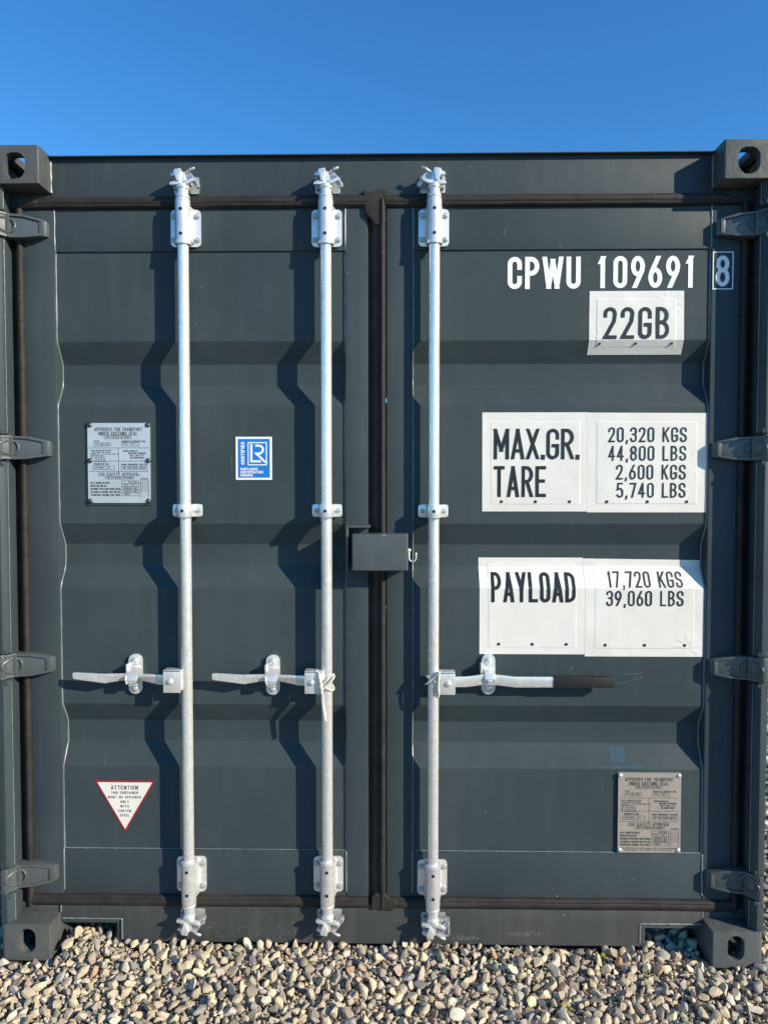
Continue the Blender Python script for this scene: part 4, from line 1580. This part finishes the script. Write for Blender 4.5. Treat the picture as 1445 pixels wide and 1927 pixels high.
def stone_mass(name, pos, rad, protos, F, g, tilt, sink, parent, label, flat=False):
    n = len(rad)
    Rm = rand_rot(n, g, tilt)
    asp = np.stack([g.uniform(.95, 1.55, n), g.uniform(.72, 1.05, n), g.uniform(.45, .85, n)], 1)
    pid = g.integers(0, len(protos), n)
    nv = len(protos[0])
    allv = np.empty((n, nv, 3), np.float32)
    for k, P in enumerate(protos):
        idx = np.where(pid == k)[0]
        if len(idx) == 0:
            continue
        loc = P[None] * (asp[idx] * rad[idx, None])[:, None, :]
        allv[idx] = np.einsum('nij,nvj->nvi', Rm[idx], loc) + pos[idx][:, None, :]
    allf = (F[None] + (np.arange(n) * nv)[:, None, None]).reshape(-1, 3)
    me = bpy.data.meshes.new(name)
    me.vertices.add(n * nv)
    me.vertices.foreach_set("co", allv.reshape(-1))
    nf = len(allf)
    me.loops.add(nf * 3)
    me.loops.foreach_set("vertex_index", allf.reshape(-1).astype(np.int32))
    me.polygons.add(nf)
    me.polygons.foreach_set("loop_start", np.arange(0, nf * 3, 3, dtype=np.int32))
    me.polygons.foreach_set("use_smooth", np.zeros(nf, bool) if flat else np.ones(nf, bool))
    me.update()
    if not flat:
        me.set_sharp_from_angle(angle=R(24))
    ca = me.color_attributes.new("tint", 'FLOAT_COLOR', 'POINT')
    c = PALETTE[g.choice(len(PALETTE), n, p=PW)] * g.uniform(.68, 1.05, (n, 1)) * g.uniform(.95, 1.05, (n, 3))
    cols = np.ones((n, nv, 4), np.float32)
    cols[:, :, :3] = np.clip(c, .02, .82)[:, None, :]
    ca.data.foreach_set("color", cols.reshape(-1))
    me.materials.append(M['stone'])
    o = put(name, me, parent)
    o["kind"] = "stuff"
    o["label"] = label
    return o


DX0, DX1, DY0, DY1 = -1.60, 1.75, -.42, .24
taken = {}
sizes = sorted([min(.0205, max(.0036, random.lognormvariate(math.log(.0063), .52))) for _ in range(34000)], reverse=True)
top = pack(DX0, DX1, DY0, DY1, sizes, 5, taken)
top = np.array(top)
# the largest stones in view are objects of their own
vis = (np.abs(top[:, 0]) < 1.24) & (top[:, 1] > -.285) & (top[:, 1] < .075)
order = np.argsort(-np.where(vis, top[:, 2], 0))
single = set(order[:290].tolist())
g = np.random.default_rng(77)
white = []
for k in range(12):
    P = stone_proto(V2, 300 + k, 12)
    me = bpy.data.meshes.new("stone")
    me.from_pydata([tuple(p) for p in P], [], [tuple(int(i) for i in f) for f in F2])
    me.polygons.foreach_set("use_smooth", [True] * len(me.polygons))
    me.set_sharp_from_angle(angle=R(20))
    ca = me.color_attributes.new("tint", 'FLOAT_COLOR', 'POINT')
    ca.data.foreach_set("color", np.ones(len(P) * 4, np.float32))
    me.materials.append(M['stone'])
    white.append(me)
for i in sorted(single):
    x, y, r = top[i]
    o = put("stone", white[int(g.integers(0, 12))], ground)
    sc = (r * g.uniform(.95, 1.5), r * g.uniform(.75, 1.05), r * g.uniform(.5, .85))
    o.location = (x, y, float(h_ground(np.array(x), np.array(y))) + r * g.uniform(.2, .8))
    o.scale = sc
    o.rotation_euler = (g.normal(0, .8), g.normal(0, .8), g.uniform(0, 6.28))
    c = PALETTE[g.choice(len(PALETTE), p=PW)] * g.uniform(.72, 1.05)
    o.color = (*np.clip(c, .02, .82).tolist(), 1)
rest = np.array([t for i, t in enumerate(top) if i not in single])
posz = h_ground(rest[:, 0], rest[:, 1]) + rest[:, 2] * g.uniform(.05, .95, len(rest))
pos_top = np.column_stack([rest[:, :2], posz])
# a second, deeper layer fills the gaps
nd = 9000
lx, ly = g.uniform(DX0, DX1, nd), g.uniform(DY0, DY1, nd)
keep = np.array([not inside_obstacle(a, b_) for a, b_ in zip(lx, ly)])
lx, ly = lx[keep], ly[keep]
lr_ = g.uniform(.004, .010, len(lx))
pos_low = np.column_stack([lx, ly, h_ground(lx, ly) - .007 + g.uniform(-.003, .003, len(lx))])
pos = np.vstack([pos_top, pos_low])
rad = np.concatenate([rest[:, 2], lr_])
big = rad > .0070
stone_mass("gravel", pos[big], rad[big], protos_mid, F1, g, .85, 0, ground, "loose gravel of cream, tan and grey stones")
stone_mass("fine_gravel", pos[~big], rad[~big], protos_chip, F0, g, 1.2, 0, ground, "small broken chips between the larger stones", flat=True)
ng = 20000
gx, gy = g.uniform(DX0, DX1, ng), g.uniform(DY0, DY1, ng)
keep = np.array([not inside_obstacle(a, b_) for a, b_ in zip(gx, gy)])
gx, gy = gx[keep], gy[keep]
gr = g.uniform(.0016, .0036, len(gx))
stone_mass("grit", np.column_stack([gx, gy, h_ground(gx, gy) + g.uniform(-.002, .011, len(gx))]), gr, protos_chip, F0, g, 1.2, 0, ground, "sandy grit lying on the stones", flat=True)
# coarser stones further out, all round the container
no = 26000
ox, oy = g.uniform(-3.6, 4.2, no), g.uniform(-3.2, 5.0, no)
keep = ~((ox > DX0) & (ox < DX1) & (oy > DY0) & (oy < DY1)) & ~((np.abs(ox) < 1.10) & (oy > .2))
ox, oy = ox[keep], oy[keep]
orr = np.clip(g.lognormal(math.log(.0125), .35, len(ox)), .007, .028)
opos = np.column_stack([ox, oy, -.016 + orr * g.uniform(.1, .6, len(ox))])
stone_mass("outer_gravel", opos, orr, protos_low, F0, g, .5, 0, ground, "gravel spread further out round the container")

# ================================================================== small plants and litter on the gravel
def weed(x, y, n, size, mat, label, name, seed):
    rd = random.Random(seed)
    mb = MB()
    z0 = float(h_ground(np.array(x), np.array(y))) + .004
    for k in range(n):
        a = 6.28 * k / n + rd.uniform(-.4, .4)
        l = size * rd.uniform(.6, 1.1)
        rise = rd.uniform(.35, .9)
        d = Vector((math.cos(a), math.sin(a), 0))
        s = Vector((-d.y, d.x, 0))
        base = Vector((x, y, z0))
        ring = []
        for f, w in ((0, .05), (.35, .16), (.65, .30), (.85, .22), (1.0, .02)):
            c = base + d * l * f + Vector((0, 0, l * rise * (f - .45 * f * f) + .006))
            ring.append((c - s * w * l, c + s * w * l, c + Vector((0, 0, w * l * .25))))
        for (a0, b0, c0), (a1, b1, c1) in zip(ring[:-1], ring[1:]):
            mb.add([a0, c0, c1, a1], [(0, 1, 2, 3)])
            mb.add([c0, b0, b1, c1], [(0, 1, 2, 3)])
    o = mb.build(name, mat, None)
    o["label"] = label
    o["category"] = "weed"
    return o


weed(.548, -.190, 9, .022, M['weed'], "tiny yellow-green weed sprouting in gravel by the grip handle's side", "weed_sprout", 1)
weed(.715, .035, 6, .018, M['weed'], "tiny pale green weed against the sill under the approval plate", "weed_sprout", 2)


def twig(pts, r, mat, label):
    mb = MB()
    mb.tube(pts, r, 7)
    o = mb.build("twig", mat, None)
    o["label"] = label
    o["category"] = "twig"


twig([(-.672, -.214, .026), (-.655, -.222, .024), (-.640, -.236, .021)], [.0024, .0028, .0022], M['twig'], "short orange-brown twig lying on gravel below the leftmost bar")
twig([(.926, -.074, .027), (.945, -.072, .028), (.968, -.069, .028)], [.0012, .0013, .0011], M['straw'], "thin pale straw lying on gravel near the corner casting")
